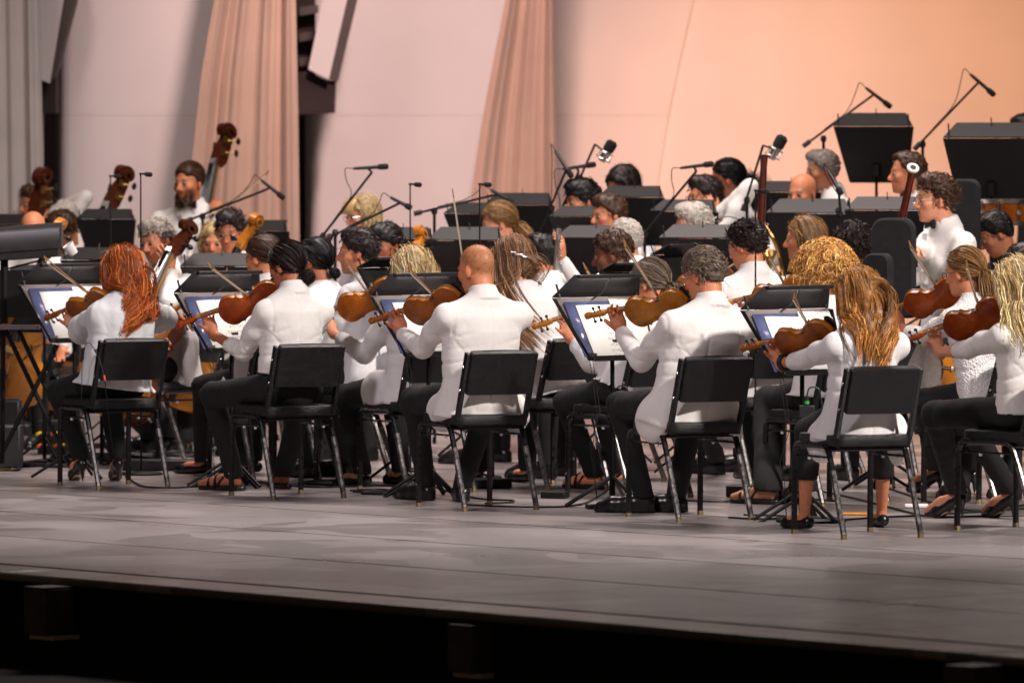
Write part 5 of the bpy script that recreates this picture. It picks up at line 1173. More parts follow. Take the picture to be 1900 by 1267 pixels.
# ================================================================== STANDS OF THE FRONT DESKS, WITH MUSIC
FRONT = []
for nm, cx, yb, d in (('red haired woman', 150, 632, 37.1), ('woman with the dark hair knot', 442, 650, 36.2), ('man with the shaved head', 808, 658, 35.2), ('grey haired man with glasses', 1150, 665, 34.2), ('woman with long golden brown hair', 1503, 692, 32.9)):
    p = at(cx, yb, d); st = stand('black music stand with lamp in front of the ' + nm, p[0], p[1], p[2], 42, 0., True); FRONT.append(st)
    leafsheet('music_folder', 'blue music folder on the stand of the ' + nm, 'folder', st, -.045, .165, .40, .315, .010, MT['blue'], 0, 'blue folders on the front stands')
    leafsheet('sheet_music', 'white printed music pages on the stand of the ' + nm, 'sheet music', st, .050, .155, .46, .290, .016, MT['paper'], random.uniform(-.03, .03), 'printed music on the front stands')
    leafsheet('sheet_music', 'loose white page standing behind the music of the ' + nm, 'sheet music', st, .17, .185, .22, .29, .0135, MT['paper'], random.uniform(-.02, .04), 'printed music on the front stands')
# ================================================================== SECOND ROW OF STRING PLAYERS
MF = dict(h=.0075, hj=.0095)
L8 = 'dark haired woman half hidden behind the woman with the dark hair knot'; CUFF[L8] = {-1: .7}
P8 = player(L8, (488, 893), (488, 482), .0, 30, (468, 535), (296, 585), (420, 500), .30, (352, 592), (408, 700), (560, 640), 'w_gold', 'violin neck held just right of the red haired woman\'s elbow', 'bow of the dark haired woman behind the hair knot', chair_label='black chair behind the dark haired knot woman\'s stand', sex='f', skin='light', top='jacket', topm='shirt', hem=.05, shoe='flat', feet=[ft(376, 880, 60), ft(455, 885, 50)], knees=[at(378, 718, 37.3), at(440, 725, 37.3)], extra=[tail(432, 716, 36.9, .05, .16, .08, 30)], hair=('bun', 'brown', dict(nape=-.07)), strands=500, **MF)
L10 = 'woman with straight blond hair behind the shaved head man\'s stand'; CUFF[L10] = {-1: .68}
P10 = player(L10, (771, 910), (762, 505), .0, 30, (745, 538), (548, 602), (640, 483), .42, (652, 622), (705, 735), (860, 650), 'w_brown', 'orange brown violin half hidden by the shaved head man\'s stand', 'bow crossing the left edge of the shaved head man\'s stand', chair_label='black chair under the woman with straight blond hair', sex='f', skin='fair', top='jacket', topm='jacket_b', hem=.08, shoe='flat', feet=[ft(672, 903, 55), ft(745, 900, 30)], knees=[at(642, 735, 36.4), at(730, 740, 36.4)], extra=[tail(706, 728, 35.92, .075, .17, .12, 30)], hair=('bob', 'blond', dict(len=.20, M=10, vol=.006, wave=.003)), strands=3600, **MF)
L11 = 'woman with very long straight grey brown hair and silver hair clip'
P11c = ground(1018, 903); chair(P11c, 35, 'black chair beside the shaved head man, under the very long haired woman')
P11 = person(L11, (950, 486, P11c[1] + .1), 35, hy=45, hp=-10, sex='f', skin='fair', top='shirt', topm='jacket_b', legm='black_cloth', pelvis=P11c + V3(0, 0, .56), hem=.06, hair=('long', 'greybr', dict(keep=.92, len=.62, M=20, wave=.004, freq=8, vol=.008, pull=(.12, -.20, 0), spread=1.25, pw=.22, cvar=.30, rad=.0012)), strands=6000, shoe='flat', R=(at(1040, 640, 36.4), at(985, 600, 36.7)), **MF)
mb = MB(); cc = P11['hc'] + V3(.035, -.125, .04)
for i in range(7): mb.ball((.012 * (i - 3), -.002 * abs(i - 3), .004 * math.sin(i * 2) - .004 * (i - 3)), (.010, .006, .009), 5)
mb.build('hair_clip', MT['chrome'], P11['root'], cc - P11['org'])
bow('bow pointing up above the shaved head man\'s head', at(868, 545, 36.9), at(842, 369, 36.5), V3(0, 1, .2))
L12 = 'woman with grey streaked dark ponytail and white lace top'; CUFF[L12] = {-1: .62}
P12 = player(L12, (1164, 921), (1206, 528), .0, 38, (1190, 560), (986, 608), (1082, 490), .34, (1048, 630), (1105, 735), (1290, 660), 'w_gold', 'violin neck reaching out left of the grey haired man\'s stand', 'bow tip above the left of the grey haired man\'s stand', chair_label='black chair left of the grey haired man, under the lace top woman', sex='f', skin='light', top='blouse', topm='jacket_b', hem=.0, shoe='sandal', feet=[ft(1102, 908, 48), ft(1142, 900, 42)], knees=[at(1050, 748, 35.75), at(1120, 755, 35.75)], hair=('pony', 'saltbr', dict(gather=V3(.01, -.112, -.03), len=.14, cvar=.5)), strands=1800, **MF)
L15 = 'tall dark haired man in white jacket playing violin, seen from behind'
P15 = player(L15, (1402, 899), (1386, 458), .0, 30, (1366, 512), (1182, 560), (1392, 470), .40, (1240, 590), (1290, 690), (1480, 640), 'w_gold', 'golden violin at the neck of the tall dark haired man', 'bow hidden before the tall dark haired man\'s chest', chair_label='black chair under the tall dark haired man', sex='m', sc=1.05, skin='light', top='jacket', topm='jacket', hem=.10, feet=[ft(1330, 880, 40), ft(1400, 890, 20)], hair=('short', 'dark', dict(len=.035, lift=.5, nape=-.07, quiff=.012)), strands=2600, **MF)
L16 = 'woman with big curly blond hair behind the golden brown haired woman'; CUFF[L16] = {-1: .8}
P16 = player(L16, (1530, 934), (1530, 505), .0, 32, (1512, 535), (1322, 572), (1425, 470), .40, (1400, 600), (1450, 700), (1640, 660), 'w_orange', 'bright orange violin showing over the nearest stand', 'upright bow left of the curly blond hair', chair_label='black chair under the woman with curly blond hair', sex='f', skin='fair', top='blouse', topm='jacket', hem=.0, shoe='sandal', wide=1.5, feet=[ft(1425, 935, 60), ft(1490, 935, 40)], knees=[at(1425, 742, 35.0), at(1505, 760, 35.0)], hair=('curly', 'curlyblond', dict(len=.110, curl=.016, cvar=.55, droop=.55, fly=120)), strands=4200, **MF)
BK = dict(h=.0085, hj=.011, strands=900)
def chair_under(P, th, lab, fz=0.): c = P['pel']; chair((c[0], c[1], fz), th, lab)
P8b = person('woman with black pinned up hair and white top, looking away left', (584, 487, 37.7), 48, hy=62, hp=-6, sex='f', skin='tan', top='shirt', topm='shirt', hair=('bun', 'black', dict(gather=V3(.0, -.11, -.05), bun=.03, fly=30)), shoe='flat', **{**BK, 'strands': 700})
chair_under(P8b, 48, 'black chair under the woman with black pinned up hair')
P9 = person('man with short dark hair and stubble in profile, white jacket', (664, 470, 36.8), 62, hy=88, hp=-2, sex='m', skin='light', top='jacket', topm='shirt', hem=.08, beard=.45, hair=('short', 'dark', dict(len=.026, lift=.7, quiff=.006)), feet=[ft(575, 886, 70), ft(640, 884, 60)], h=.0065, hj=.010, strands=1800, L=(at(610, 690, 36.6), at(590, 640, 37.0)), R=(at(720, 680, 36.9), at(640, 660, 37.1)))
chair_under(P9, 62, 'black chair under the stubbled man in profile')
P13 = person('man with brown skin and short curly hair in profile, white shirt', (1136, 474, 37.2), 70, hy=84, hp=-12, sex='m', skin='brown', top='shirt', topm='shirt', beard=.3, hair=('afro', 'brown', dict(len=.018, curl=.004, nape=-.06)), **{**BK, 'strands': 1800, 'h': .007})
chair_under(P13, 70, 'black chair under the man with brown skin')
P14 = person('man with short grey hair seen from behind in white jacket', (1160, 450, 38.4), 38, hy=42, hp=-4, sex='m', skin='fair', top='jacket', topm='jacket', hair=('fade', 'ltgrey', dict(len=.012, nape=-.05)), **BK)
chair_under(P14, 38, 'black chair under the short grey haired man seen from behind')
P17 = person('person with big dark curly hair in black, seen from behind', (1582, 462, 36.6), 25, hy=30, sex='f', skin='tan', top='black', topm='black_shirt', hair=('afro', 'dark', dict(len=.05, curl=.008)), **{**BK, 'strands': 1800})
chair_under(P17, 25, 'black chair under the person with dark curly hair')
P18 = person('young woman with long light brown hair in profile, white top', (1492, 446, 38.0), 78, hy=84, hp=-3, sex='f', skin='light', top='shirt', topm='shirt', hair=('long', 'dkblond', dict(keep=.7, len=.36, M=14, vol=.0, wave=.004, pull=(.07, -.02, 0), spread=.6)), **{**BK, 'strands': 3200, 'h': .0065})
chair_under(P18, 78, 'black chair under the young woman in profile')
P42 = person('person with dark curly hair behind the blond woman', (1898, 503, 34.6), 30, hy=30, sex='f', skin='tan', top='black', topm='black_shirt', hair=('afro', 'dark', dict(len=.03, curl=.006)), **{**BK, 'strands': 500})
# ------------------------------------------------ cellos
def seated(label, head, th, hy, fz, clabel=None, **kw):
    P = person(label, head, th, hy=hy, floor=fz, **{**BK, **kw})
    if clabel: chair((P['pel'][0], P['pel'][1], fz), th, clabel)
    return P
P34 = person('grey haired cellist in white jacket resting his hand on his cheek', (291, 450, 38.8), 132, hy=142, hp=-10, hr=-6, sex='m', skin='light', top='jacket', topm='jacket', hem=.08, hair=('short', 'grey', dict(len=.028, quiff=.008, nape=-.05, cvar=.3)), h=.006, hj=.010, strands=2400, L=(at(352, 575, 38.5), at(318, 505, 38.62), (nrm(V3(-.35, -.1, .9)), V3(-.3, .9, .1), .35)), R=(at(255, 620, 38.7), at(300, 650, 38.3)), feet=[ft(322, 830, 150), ft(282, 835, 120)], extra=[('ell', at(352, 650, 38.65), V3(.05, .10, .20), np.eye(3), .05)])
chair_under(P34, 132, 'black chair under the grey haired cellist')
P32 = seated('dark haired man with glasses looking down towards the audience', (428, 432, 40.4), 160, 166, 0., 'black chair under the dark haired man with glasses', hp=-14, sex='m', skin='light', hair=('short', 'dark', dict(len=.034, quiff=.014, lift=.7)), glasses='silver', h=.0065, strands=1800)
P33 = seated('blond woman peering out beside the dark haired man with glasses', (399, 452, 41.6), 168, 172, 0., 'black chair under the peering blond woman', hp=-6, sex='f', skin='light', hair=('bob', 'blond', dict(len=.20, M=10)), h=.007)
P37 = seated('bald cellist bending his head down behind the console', (62, 432, 41.2), 165, 170, 0., 'black chair under the bald cellist', hp=-38, sex='m', skin='light', hair=('bald', 'grey', None), L=(at(150, 660, 40.9), at(112, 690, 40.7)), R=(at(10, 640, 40.9), at(60, 660, 40.6)))
def bowed(kind, varn, label, tail_px, dt, scroll_px, ln, Z, sz, group, bass=False):
    Tw = at(*tail_px, dt); s = ln / .597; best = min(np.linspace(dt - .9, dt + .9, 361), key=lambda y: (abs(np.linalg.norm(at(*scroll_px, y) - Tw) - ln), abs(y - dt))); Sw = at(*scroll_px, best)
    return instrument(kind, varn, label, Tw, Sw - Tw, np.asarray(Z, float), s, sz, group, bass=bass)
bowed('cello', 'w_dark', 'cello with dark red scroll beside the grey haired cellist', (225, 790), 38.4, (374, 424), 1.24, (-.6, -.75, .2), 1.7, 'cellos')
bowed('cello', 'w_gold', 'cello with golden scroll before the dark haired man with glasses', (335, 760), 40.0, (496, 392), 1.24, (-.3, -.9, .2), 1.7, 'cellos')
bowed('cello', 'w_orange', 'cello with bright orange scroll above the blond woman', (778, 790), 39.2, (792, 436), 1.24, (-.3, -.9, .1), 1.7, 'cellos')
bowed('cello', 'w_orange', 'orange cello standing behind the crossed stand legs', (10, 745), 40.5, (128, 400), 1.24, (-.25, -.95, .1), 1.7, 'cellos')
# ------------------------------------------------ double basses
P35 = person('bearded double bass player standing in white jacket and black bow tie', (350, 342, 43.6), 165, hy=148, hp=-2, sex='m', sc=1.06, skin='light', top='jacket', topm='jacket', standing=True, beard=.95, bowtie=True, hair=('bun', 'brown', dict(gather=V3(0, -.10, .03), bun=.026, front=.075)), h=.0065, hj=.010, strands=1600, L=(at(420, 470, 43.3), at(402, 395, 43.5)), R=(at(285, 480, 43.4), at(300, 520, 43.2)))
P36 = seated('double bass player with brown hair at the left edge', (66, 380, 45.6), 118, 118, .2, None, sex='m', skin='light', hair=('short', 'brown', dict(len=.026, quiff=.01)), L=(at(120, 440, 45.4), at(100, 390, 45.6)), hp=-6)
P38 = seated('white haired man bending forward behind the dark curly head', (122, 412, 44.6), 150, 150, 0., None, sex='m', skin='light', hp=-35, hair=('short', 'white', dict(len=.03)))
P39 = seated('man with dark wavy hair and white jacket bending over', (116, 432, 43.0), 130, 120, 0., None, sex='m', skin='light', hp=-35, hair=('curly', 'brown', dict(len=.03, curl=.006)), L=(at(190, 520, 42.8), at(210, 445, 42.9)))
bowed('double_bass', 'w_dark', 'double bass with dark scroll beside the brown haired bass player', (70, 800), 45.3, (98, 306), 1.80, (-.4, -.85, .1), 1.5, 'double basses', True)
bowed('double_bass', 'w_dark', 'double bass with leaning scroll behind two slim microphones', (110, 770), 43.6, (254, 318), 1.66, (-.5, -.8, .1), 1.5, 'double basses', True)
bowed('double_bass', 'w_dark', 'double bass with tall scroll in front of the beige curtain', (368, 690), 44.2, (442, 240), 1.66, (-.5, -.8, .1), 1.5, 'double basses', True)
bow('double bass bow held across the bearded player', at(388, 404, 43.2), at(500, 318, 43.7), V3(0, -.5, .8), .95)
# ------------------------------------------------ wind players on the platforms
WJ = dict(top='jacket', topm='jacket', bowtie=True)
fz = [.18, .32, .45, .62]
P30 = seated('woman with blond fringe and glasses in front of the pale wall', (672, 402, 42.0), 118, 122, .18, None, sex='f', skin='fair', top='shirt', topm='shirt', glasses='silver', hair=('bangs', 'blond', dict(len=.18, M=10, vol=.02)), h=.0065, strands=1600)
P31 = seated('person with black hair just behind the stubbled man', (716, 456, 39.6), 140, 140, 0., None, sex='m', skin='tan', hp=-12, hair=('short', 'black', dict(len=.03, front=.05)))
P29 = seated('woman with light brown ponytail looking down left', (926, 416, 40.4), 90, 98, .18, None, sex='f', skin='fair', top='shirt', topm='shirt', hp=-14, hair=('pony', 'dkblond', dict(gather=V3(0, -.11, -.03), len=.16)), h=.0065, strands=1600)
P44 = seated('person in white holding up an instrument behind the long haired woman', (1000, 478, 38.8), 62, 70, 0., None, sex='m', skin='light', top='jacket', topm='jacket', hp=-4, hair=('short', 'black', None), L=(at(1048, 540, 38.5), at(1042, 482, 38.4), (nrm(V3(.05, -.1, .95)), V3(-.8, .4, 0), .7)))
P26 = seated('man with short brown hair looking left over his stand', (1130, 402, 40.0), 112, 116, .18, None, sex='m', skin='light', hp=-4, hair=('fade', 'brown', dict(len=.016, quiff=.004)), h=.0065, strands=1600, **{k: v for k, v in WJ.items()})
P27 = seated('person with black hair falling over the brow', (1080, 374, 41.0), 112, 118, .32, None, sex='m', skin='light', hp=-10, hair=('short', 'black', dict(len=.045, quiff=.012, front=.05, lift=.3)), h=.007, strands=1600)
P28 = seated('woman with dark hair looking down behind the highest stand row', (1156, 346, 42.4), 124, 128, .45, None, sex='f', skin='light', hp=-20, top='shirt', topm='shirt', hair=('bob', 'dark', dict(len=.16, M=8)), h=.007)
P24 = seated('dark haired man with glasses leaning on his hand', (1308, 368, 41.0), 104, 112, .32, None, sex='m', skin='light', hp=-4, beard=.25, glasses='black', hair=('short', 'dark', dict(len=.026, quiff=.012, lift=.6)), h=.0065, strands=1600, L=(at(1352, 430, 40.8), at(1330, 398, 40.9), (nrm(V3(-.5, -.1, .8)), V3(-.3, .8, .2), 1.0)), **{k: v for k, v in WJ.items()})
P25 = seated('woman with short pale grey hair behind a stand hood', (1286, 420, 39.5), 108, 112, .18, None, sex='f', skin='light', hp=-8, hair=('short', 'ltgrey', dict(len=.045, lift=.25, quiff=.012)), strands=1600)
P23 = seated('woman with black ponytail in white shirt looking left', (1348, 336, 42.0), 88, 92, .45, None, sex='f', skin='tan', top='shirt', topm='shirt', hp=-4, hair=('pony', 'black', dict(gather=V3(0, -.115, .02), len=.22, spread=.03)), h=.007, strands=1800)
P22 = seated('bald man looking out between two stand hoods', (1489, 362, 41.0), 140, 146, .32, None, sex='m', skin='light', hp=-4, hair=('bald', 'grey', None), h=.0065)
P21 = seated('man with short grey hair in front of the orange wall', (1526, 318, 42.4), 104, 108, .45, None, sex='m', skin='mid', hp=-8, hair=('fade', 'grey', dict(len=.018, quiff=.004)), h=.0065, strands=1600)
P20 = seated('man with receding brown hair behind the tall bassoon', (1684, 324, 40.0), 96, 98, .45, None, sex='m', skin='light', hp=-1, hair=('fade', 'brown', dict(len=.016, front=.098)), h=.0065, strands=1600, **WJ)
P19 = seated('bassoon player with brown hair, glasses and black bow tie', (1736, 372, 37.6), 112, 104, .18, None, sex='m', sc=1.06, skin='fair', hp=-2, beard=.12, hair=('short', 'brown', dict(len=.034, quiff=.016, lift=.6)), glasses='silver', h=.006, hj=.009, strands=2400, R=(at(1700, 520, 37.2), at(1690, 470, 37.0)), L=(at(1790, 560, 37.3), at(1700, 560, 37.1)), **WJ)
P41 = seated('percussion player at the right edge beside the tall stand', (1906, 252, 42.6), 120, 120, .62, None, L='none', R='none', sex='m', skin='fair', hair=('short', 'dark', None), standing=True, top='black', topm='black_shirt')
P43 = seated('player in dark clothes bending low under the drum', (1848, 436, 38.9), 110, 100, .18, None, sex='m', skin='mid', hp=-30, hair=('short', 'black', None), top='black', topm='black_shirt')

# ================================================================== STANDS OF THE BACK ROWS (seen from behind)
def back_stand(label, x, yfold, d, th, floor=0., s=.86):
    """x, yfold: photo pixel of the middle of the fold between desk and hood"""
    p = at(x, yfold + 5, d); a = math.radians(30); H = .352 * s; f, r = facing(th); base = p - f * math.sin(a) * H - V3(0, 0, math.cos(a) * H)
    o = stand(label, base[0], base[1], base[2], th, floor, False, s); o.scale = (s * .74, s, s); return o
for lab, x, y, d, th, fz_, s in (
    ('black stand at the left edge above the console', 18, 412, 44.2, 165, 0, .9), ('wide black stand behind the leaning double bass scroll', 196, 402, 42.6, 172, 0, .85),
    ('black stand with grey hood below the dark haired man with glasses', 405, 490, 38.6, 170, 0, 1.0), ('black stand right of the golden cello scroll', 478, 424, 42.0, 160, 0, .9),
    ('black stand with tilted hood beside the console cup', 168, 478, 39.2, 150, 0, .95), ('black stand at the left edge behind the first desk', 66, 512, 38.6, 160, 0, 1.0),
    ('black stand behind the stubbled man\'s head', 742, 438, 40.6, 168, 0, .9), ('large black stand left of the ponytail woman\'s chin', 862, 442, 39.6, 165, 0, 1.05),
    ('black stand with hood left behind the ponytail woman', 880, 392, 41.6, 160, .18, .9), ('black stand above and right of the ponytail woman', 962, 376, 42.0, 165, .32, 1.0),
    ('black stand in front of the person with falling black hair', 1072, 398, 40.3, 155, .18, .85), ('black stand with grey hood in front of the brown haired man', 1096, 438, 39.4, 160, .0, 1.0),
    ('black stand under the dark haired woman looking down', 1170, 362, 41.6, 165, .32, .95), ('wide black stand in front of the pale grey haired woman', 1296, 438, 38.8, 165, 0, 1.05),
    ('black stand behind the microphone boom at the glasses man', 1268, 388, 40.4, 160, .18, .95), ('black stand in front of the bald man, with rounded dark back', 1462, 352, 41.4, 165, .32, .9),
    ('wide black stand in front of the bald man\'s chin', 1502, 392, 39.6, 170, .18, 1.15), ('wide black stand between bald man and bassoon player', 1642, 386, 39.0, 170, .18, 1.05),
    ('tall black stand alone against the orange wall', 1620, 230, 42.2, 168, .62, 1.12), ('tall black stand at the right edge against the orange wall', 1836, 252, 40.6, 172, .62, 1.25),
    ('small dark stand behind the hood of the grey haired man\'s stand', 1152, 500, 36.3, 40, 0, .7), ('black stand left of the tall dark haired man', 1235, 468, 37.8, 60, 0, .8), ('black stand between stubbled man and blond hair', 706, 492, 36.6, 45, 0, .8)):
    back_stand(lab, x, y, d, th, fz_, s)
for k, (x, y) in enumerate(((1858, 366), (1890, 364))):
    p = at(x, y, 43.4); o = link('sheet_music', fast_mesh('sheet_music', [(-.10, 0, -.07), (.10, 0, -.07), (.10, .02, .07), (-.10, .02, .07)], [(0, 1, 2, 3)]), MT['paper'], None, p); o.modifiers.new('thick', 'SOLIDIFY').thickness = .002
    tag(o, 'white page behind the tall right stand, %s of the pair' % ('left' if k == 0 else 'right'), 'sheet music', 'pages by the percussion')

# padded sound shields on posts
def shield(label, x, ytop, ybot, wpx, d, th, floor):
    c = at(x, (ytop + ybot) / 2, d); f, r = facing(th); w_ = wpx / ppm(d); h_ = (ybot - ytop) / ppm(d); t = thing('sound_shield', label, 'sound shield', (c[0], c[1], floor), math.radians(th), 'padded sound shields'); zc = c[2] - floor
    ring = []
    for sx, sz, a0 in ((1, 1, 0), (-1, 1, 90), (-1, -1, 180), (1, -1, 270)):
        for k in range(6): a = math.radians(a0 + 18 * k); rr = w_ * (.30 if sz > 0 else .12); ring.append((sx * (w_ / 2 - rr) + rr * math.cos(a), sz * (h_ / 2 - rr) + rr * math.sin(a)))
    MB().loft([[(px * s, yy + .05 * (px / w_) ** 2, zc + pz * s) for px, pz in ring] for s, yy in ((.95, -.03), (1, -.018), (1, .018), (.95, .03))]).build('pad', MT['pad'], t)
    MB().loft([[(px * s, -.034 + .05 * (px / w_) ** 2 - yy, zc + pz * s) for px, pz in ring] for s, yy in ((.80, 0), (.78, .006))]).build('inner_panel', MT['satin'], t)
    MB().tube([(0, .03, zc), (0, .03, .02)], .012, 8).build('post', MT['standm'], t)
    for k in range(3): a = k * 2.094; MB().tube([(0, .03, .14), (.22 * math.cos(a), .03 + .22 * math.sin(a), .012)], .009, 6).build('leg', MT['standm'], t)
shield('rounded black padded shield between curly hair and bassoon player', 1660, 404, 590, 88, 36.2, 150, 0.)
shield('tall black padded shield behind the bassoon player', 1789, 332, 520, 62, 38.6, 165, .18)
shield('black padded shield edge beside the violin of the ponytail woman', 1632, 470, 620, 60, 35.6, 140, 0.)

# bassoons
def bassoon(label, top, bot, d, red='redwood', ring=True):
    a, b = at(*bot, d), at(*top, d - .10); t = thing('bassoon', label, 'bassoon', a, group='bassoons'); L_ = b - a; u = nrm(L_); e1 = nrm(np.cross(u, V3(0, 1, 0))); e2 = np.cross(u, e1); n = np.linalg.norm(L_)
    MB().tube([V3(0, 0, 0), L_ * .30, L_ * .33, L_ * .80, L_ * .9, L_], [.030, .030, .024, .021, .019, .024], 12).build('joint', MT[red], t)
    if ring:
        ub = nrm(u + V3(0, -.75, 0)); eb = np.cross(ub, e1); mb = MB(); prof = [(.020, -.012), (.032, -.010), (.035, 0), (.032, .007), (.022, .009), (.015, .004)]
        mb.loft([[L_ + ub * z + rr * (e1 * math.cos(q) + eb * math.sin(q)) for q in np.linspace(0, 6.283, 25)[:-1]] for rr, z in prof], cap=False); mb.build('bell_ring', MT['ivory'], t)
        MB().tube([L_ - ub * .002, L_ + ub * .006], .0165, 14).build('bore', MT['ebony'], t)
    mb = MB()
    for k in range(9):
        q = .04 + .05 * k; p = L_ * q; mb.tube([p + e1 * .034, p + e1 * .038 + u * .05], .004, 5); mb.ball(p + e1 * .036 * (-1) ** k - e2 * .02, .011, 4)
    mb.tube([L_ * .30, L_ * .335], .031, 12); mb.build('keys', MT['chrome'], t)
    m2 = MB(); m2.tube(arcpts([L_ * .36 + e1 * .02, L_ * .42 + e1 * .10, L_ * .46 + e1 * .20, L_ * .40 + e1 * .26], 5, .06), .004, 6); m2.build('crook', MT['chrome'], t); return t
bassoon('red bassoon with white bell ring before the receding haired man', (1694, 312), (1640, 560), 37.0)
bassoon('dark red bassoon beside the large microphone', (1418, 288), (1408, 500), 38.8, 'redwood', False)
# golden horn glimpsed beside the tall dark haired man
t = thing('brass_horn', 'golden curved horn between tall dark haired man and young woman', 'horn', at(1440, 500, 38.2)); o_ = at(1440, 500, 38.2)
MB().tube(arcpts([at(1420, 420, 38.2) - o_, at(1440, 450, 38.2) - o_, at(1456, 520, 38.15) - o_, at(1440, 545, 38.1) - o_, at(1425, 500, 38.1) - o_], 6, .1), [.012] * 5 + [.018] * 6 + [.026] * 6 + [.034] * 3 if False else .013, 10).build('tubing', MT['gold'], t)
MB().loft([[at(1428, 496 - k * 9, 38.06) - o_ + rr * (V3(1, 0, 0) * math.cos(q) + V3(0, .7, .5) * math.sin(q)) for q in np.linspace(0, 6.283, 19)[:-1]] for k, rr in enumerate((.014, .019, .027, .040))], cap=False).build('bell', MT['gold'], t)
# silver flute-like instrument in the raised hand
t = thing('silver_flute', 'bright silver instrument tip in the raised hand', 'flute', at(1040, 470, 38.3)); o_ = at(1040, 470, 38.3); MB().tube([at(1030, 500, 38.35) - o_, at(1036, 440, 38.25) - o_, at(1037, 424, 38.25) - o_], [.012, .014, .018], 10).build('tube', MT['chrome'], t)
for k in range(4): MB().ball(at(1040, 490 - 14 * k, 38.22) - o_, .011, 4).build('key', MT['chrome'], t)
# drums at the right
def drum(label, x, y, d, R_, h_, floor, col, axis=V3(0, 0, 1)):
    c = at(x, y, d); t = thing('drum', label, 'drum', c, group='drums'); ax = nrm(axis); e1 = nrm(np.cross(ax, V3(0, 1, .01))); e2 = np.cross(ax, e1); ring = lambda rr, z: [ax * z + rr * (e1 * math.cos(q) + e2 * math.sin(q)) for q in np.linspace(0, 6.283, 41)[:-1]]
    MB().loft([ring(R_, -h_ / 2), ring(R_, h_ / 2)]).build('shell', MT[col], t)
    for s in (-1, 1): MB().loft([ring(R_ * 1.0, s * h_ / 2 - s * .012), ring(R_ * 1.05, s * h_ / 2 - s * .012), ring(R_ * 1.05, s * h_ / 2 + s * .012), ring(R_ * .98, s * h_ / 2 + s * .012)]).build('hoop', MT['chrome'], t)
    for k in range(10): q = k * .628; mb = MB().tube([ax * (-h_ / 2) + R_ * 1.06 * (e1 * math.cos(q) + e2 * math.sin(q)), ax * (h_ / 2) + R_ * 1.06 * (e1 * math.cos(q) + e2 * math.sin(q))], .006, 6); mb.ball(R_ * 1.05 * (e1 * math.cos(q) + e2 * math.sin(q)), .016, 4); mb.build('lug', MT['chrome'], t)
    if axis[2] > .5: MB().tube([ax * (-h_ / 2), V3(0, 0, floor - c[2])], .012, 8).build('stand_pole', MT['chrome'], t)
    return t
drum('brown snare drum with silver lugs at the right edge', 1868, 394, 40.0, .18, .13, .32, 'w_brown')
drum('brown drum with pale hoop low between the two right hand violinists', 1714, 690, 36.4, .16, .20, 0, 'w_gold', V3(-.5, -.8, .1))

# ================================================================== MICROPHONES
boom_mic('microphone on a steep boom against the pale pink wall', 40.5, (612, 440), [(592, 446), (690, 320)], [(655, 313), (721, 309)], 0.)
boom_mic('microphone on a long low boom above the stubbled man\'s head', 40.2, (622, 432), [(600, 446), (742, 377)], [(724, 366), (764, 387)], 0.)
boom_mic('microphone on a flat boom left of the ponytail woman', 40.8, (806, 392), [(768, 397), (914, 363)], [(910, 352), (952, 376)], 0.)
boom_mic('microphone on a boom crossing the bearded bass player', 42.2, (376, 402), [(342, 412), (494, 352)], [(484, 334), (528, 369)], 0.)
boom_mic('microphone tilted down on a boom before the second curtain', 41.0, (985, 470), [(972, 500), (1052, 312)], [(1030, 280), (1062, 330)], .18)
boom_mic('level microphone above the person with falling black hair', 41.0, (1000, 490), [(985, 512), (1074, 318)], [(1044, 314), (1106, 305)], .18)
boom_mic('large studio microphone in a silver cradle above the dark haired woman', 42.0, (1076, 330), [(1070, 345), (1104, 268)], [(1116, 300), (1138, 262)], .32, cond=True, cable=False)
boom_mic('level microphone above the glasses man leaning on his hand', 40.0, (1196, 434), [(1180, 452), (1292, 318)], [(1262, 312), (1324, 304)], .18)
boom_mic('large studio microphone in a silver cradle against the orange wall', 40.4, (1386, 372), [(1378, 392), (1416, 270)], [(1430, 296), (1454, 252)], .18, cond=True, cable=False)
boom_mic('microphone on a boom over the tall stand against the orange wall', 42.6, (1528, 258), [(1490, 272), (1620, 177)], [(1606, 163), (1654, 200)], .62)
boom_mic('microphone on the highest boom, upper right against the orange wall', 41.6, (1712, 268), [(1696, 278), (1815, 154)], [(1800, 138), (1846, 178)], .62)
boom_mic('short black microphone hanging before the grey haired man', 39.0, (1556, 392), [(1560, 400), (1556, 352)], [(1536, 316), (1562, 362)], .18, cable=True)
for lab, d, x, y0, fz_ in (('slim microphone rod left of the leaning bass scroll', 41.2, 205, 327, 0), ('slim microphone rod in front of the grey haired cellist', 37.6, 261, 323, 0), ('slim microphone rod right of the stubbled man', 38.0, 761, 342, 0), ('slim microphone rod above the shaved head man', 37.2, 890, 342, 0), ('slim tall microphone rod crossing the tall dark haired man\'s head', 35.6, 1402, 354, 0)):
    neck_mic(lab, d, x, y0, 0, fz_)
# small microphone clipped to the first chair
t = thing('clip_on_microphone', 'thin microphone cable looped over the red haired woman\'s chair back', 'microphone', at(176, 640, 36.0)); o_ = at(176, 640, 36.0)
MB().tube(arcpts([at(151, 742, 36.0) - o_, at(153, 650, 36.0) - o_, at(164, 632, 36.0) - o_, at(178, 652, 35.95) - o_], 5, .05), .0022, 5).build('cable', MT['cable'], t)
MB().tube([at(176, 648, 35.95) - o_, at(184, 662, 35.95) - o_], .008, 7).build('clip', MT['plas'], t); MB().tube(arcpts([at(182, 660, 35.93) - o_, at(194, 700, 35.93) - o_, at(202, 778, 36.0) - o_, at(212, 850, 36.1) - o_], 4, .05), .003, 5).build('lead', MT['cable'], t); MB().tube([at(193, 696, 35.93) - o_, at(195, 706, 35.93) - o_], .0055, 7).build('tape_ring', MT['orange'], t)

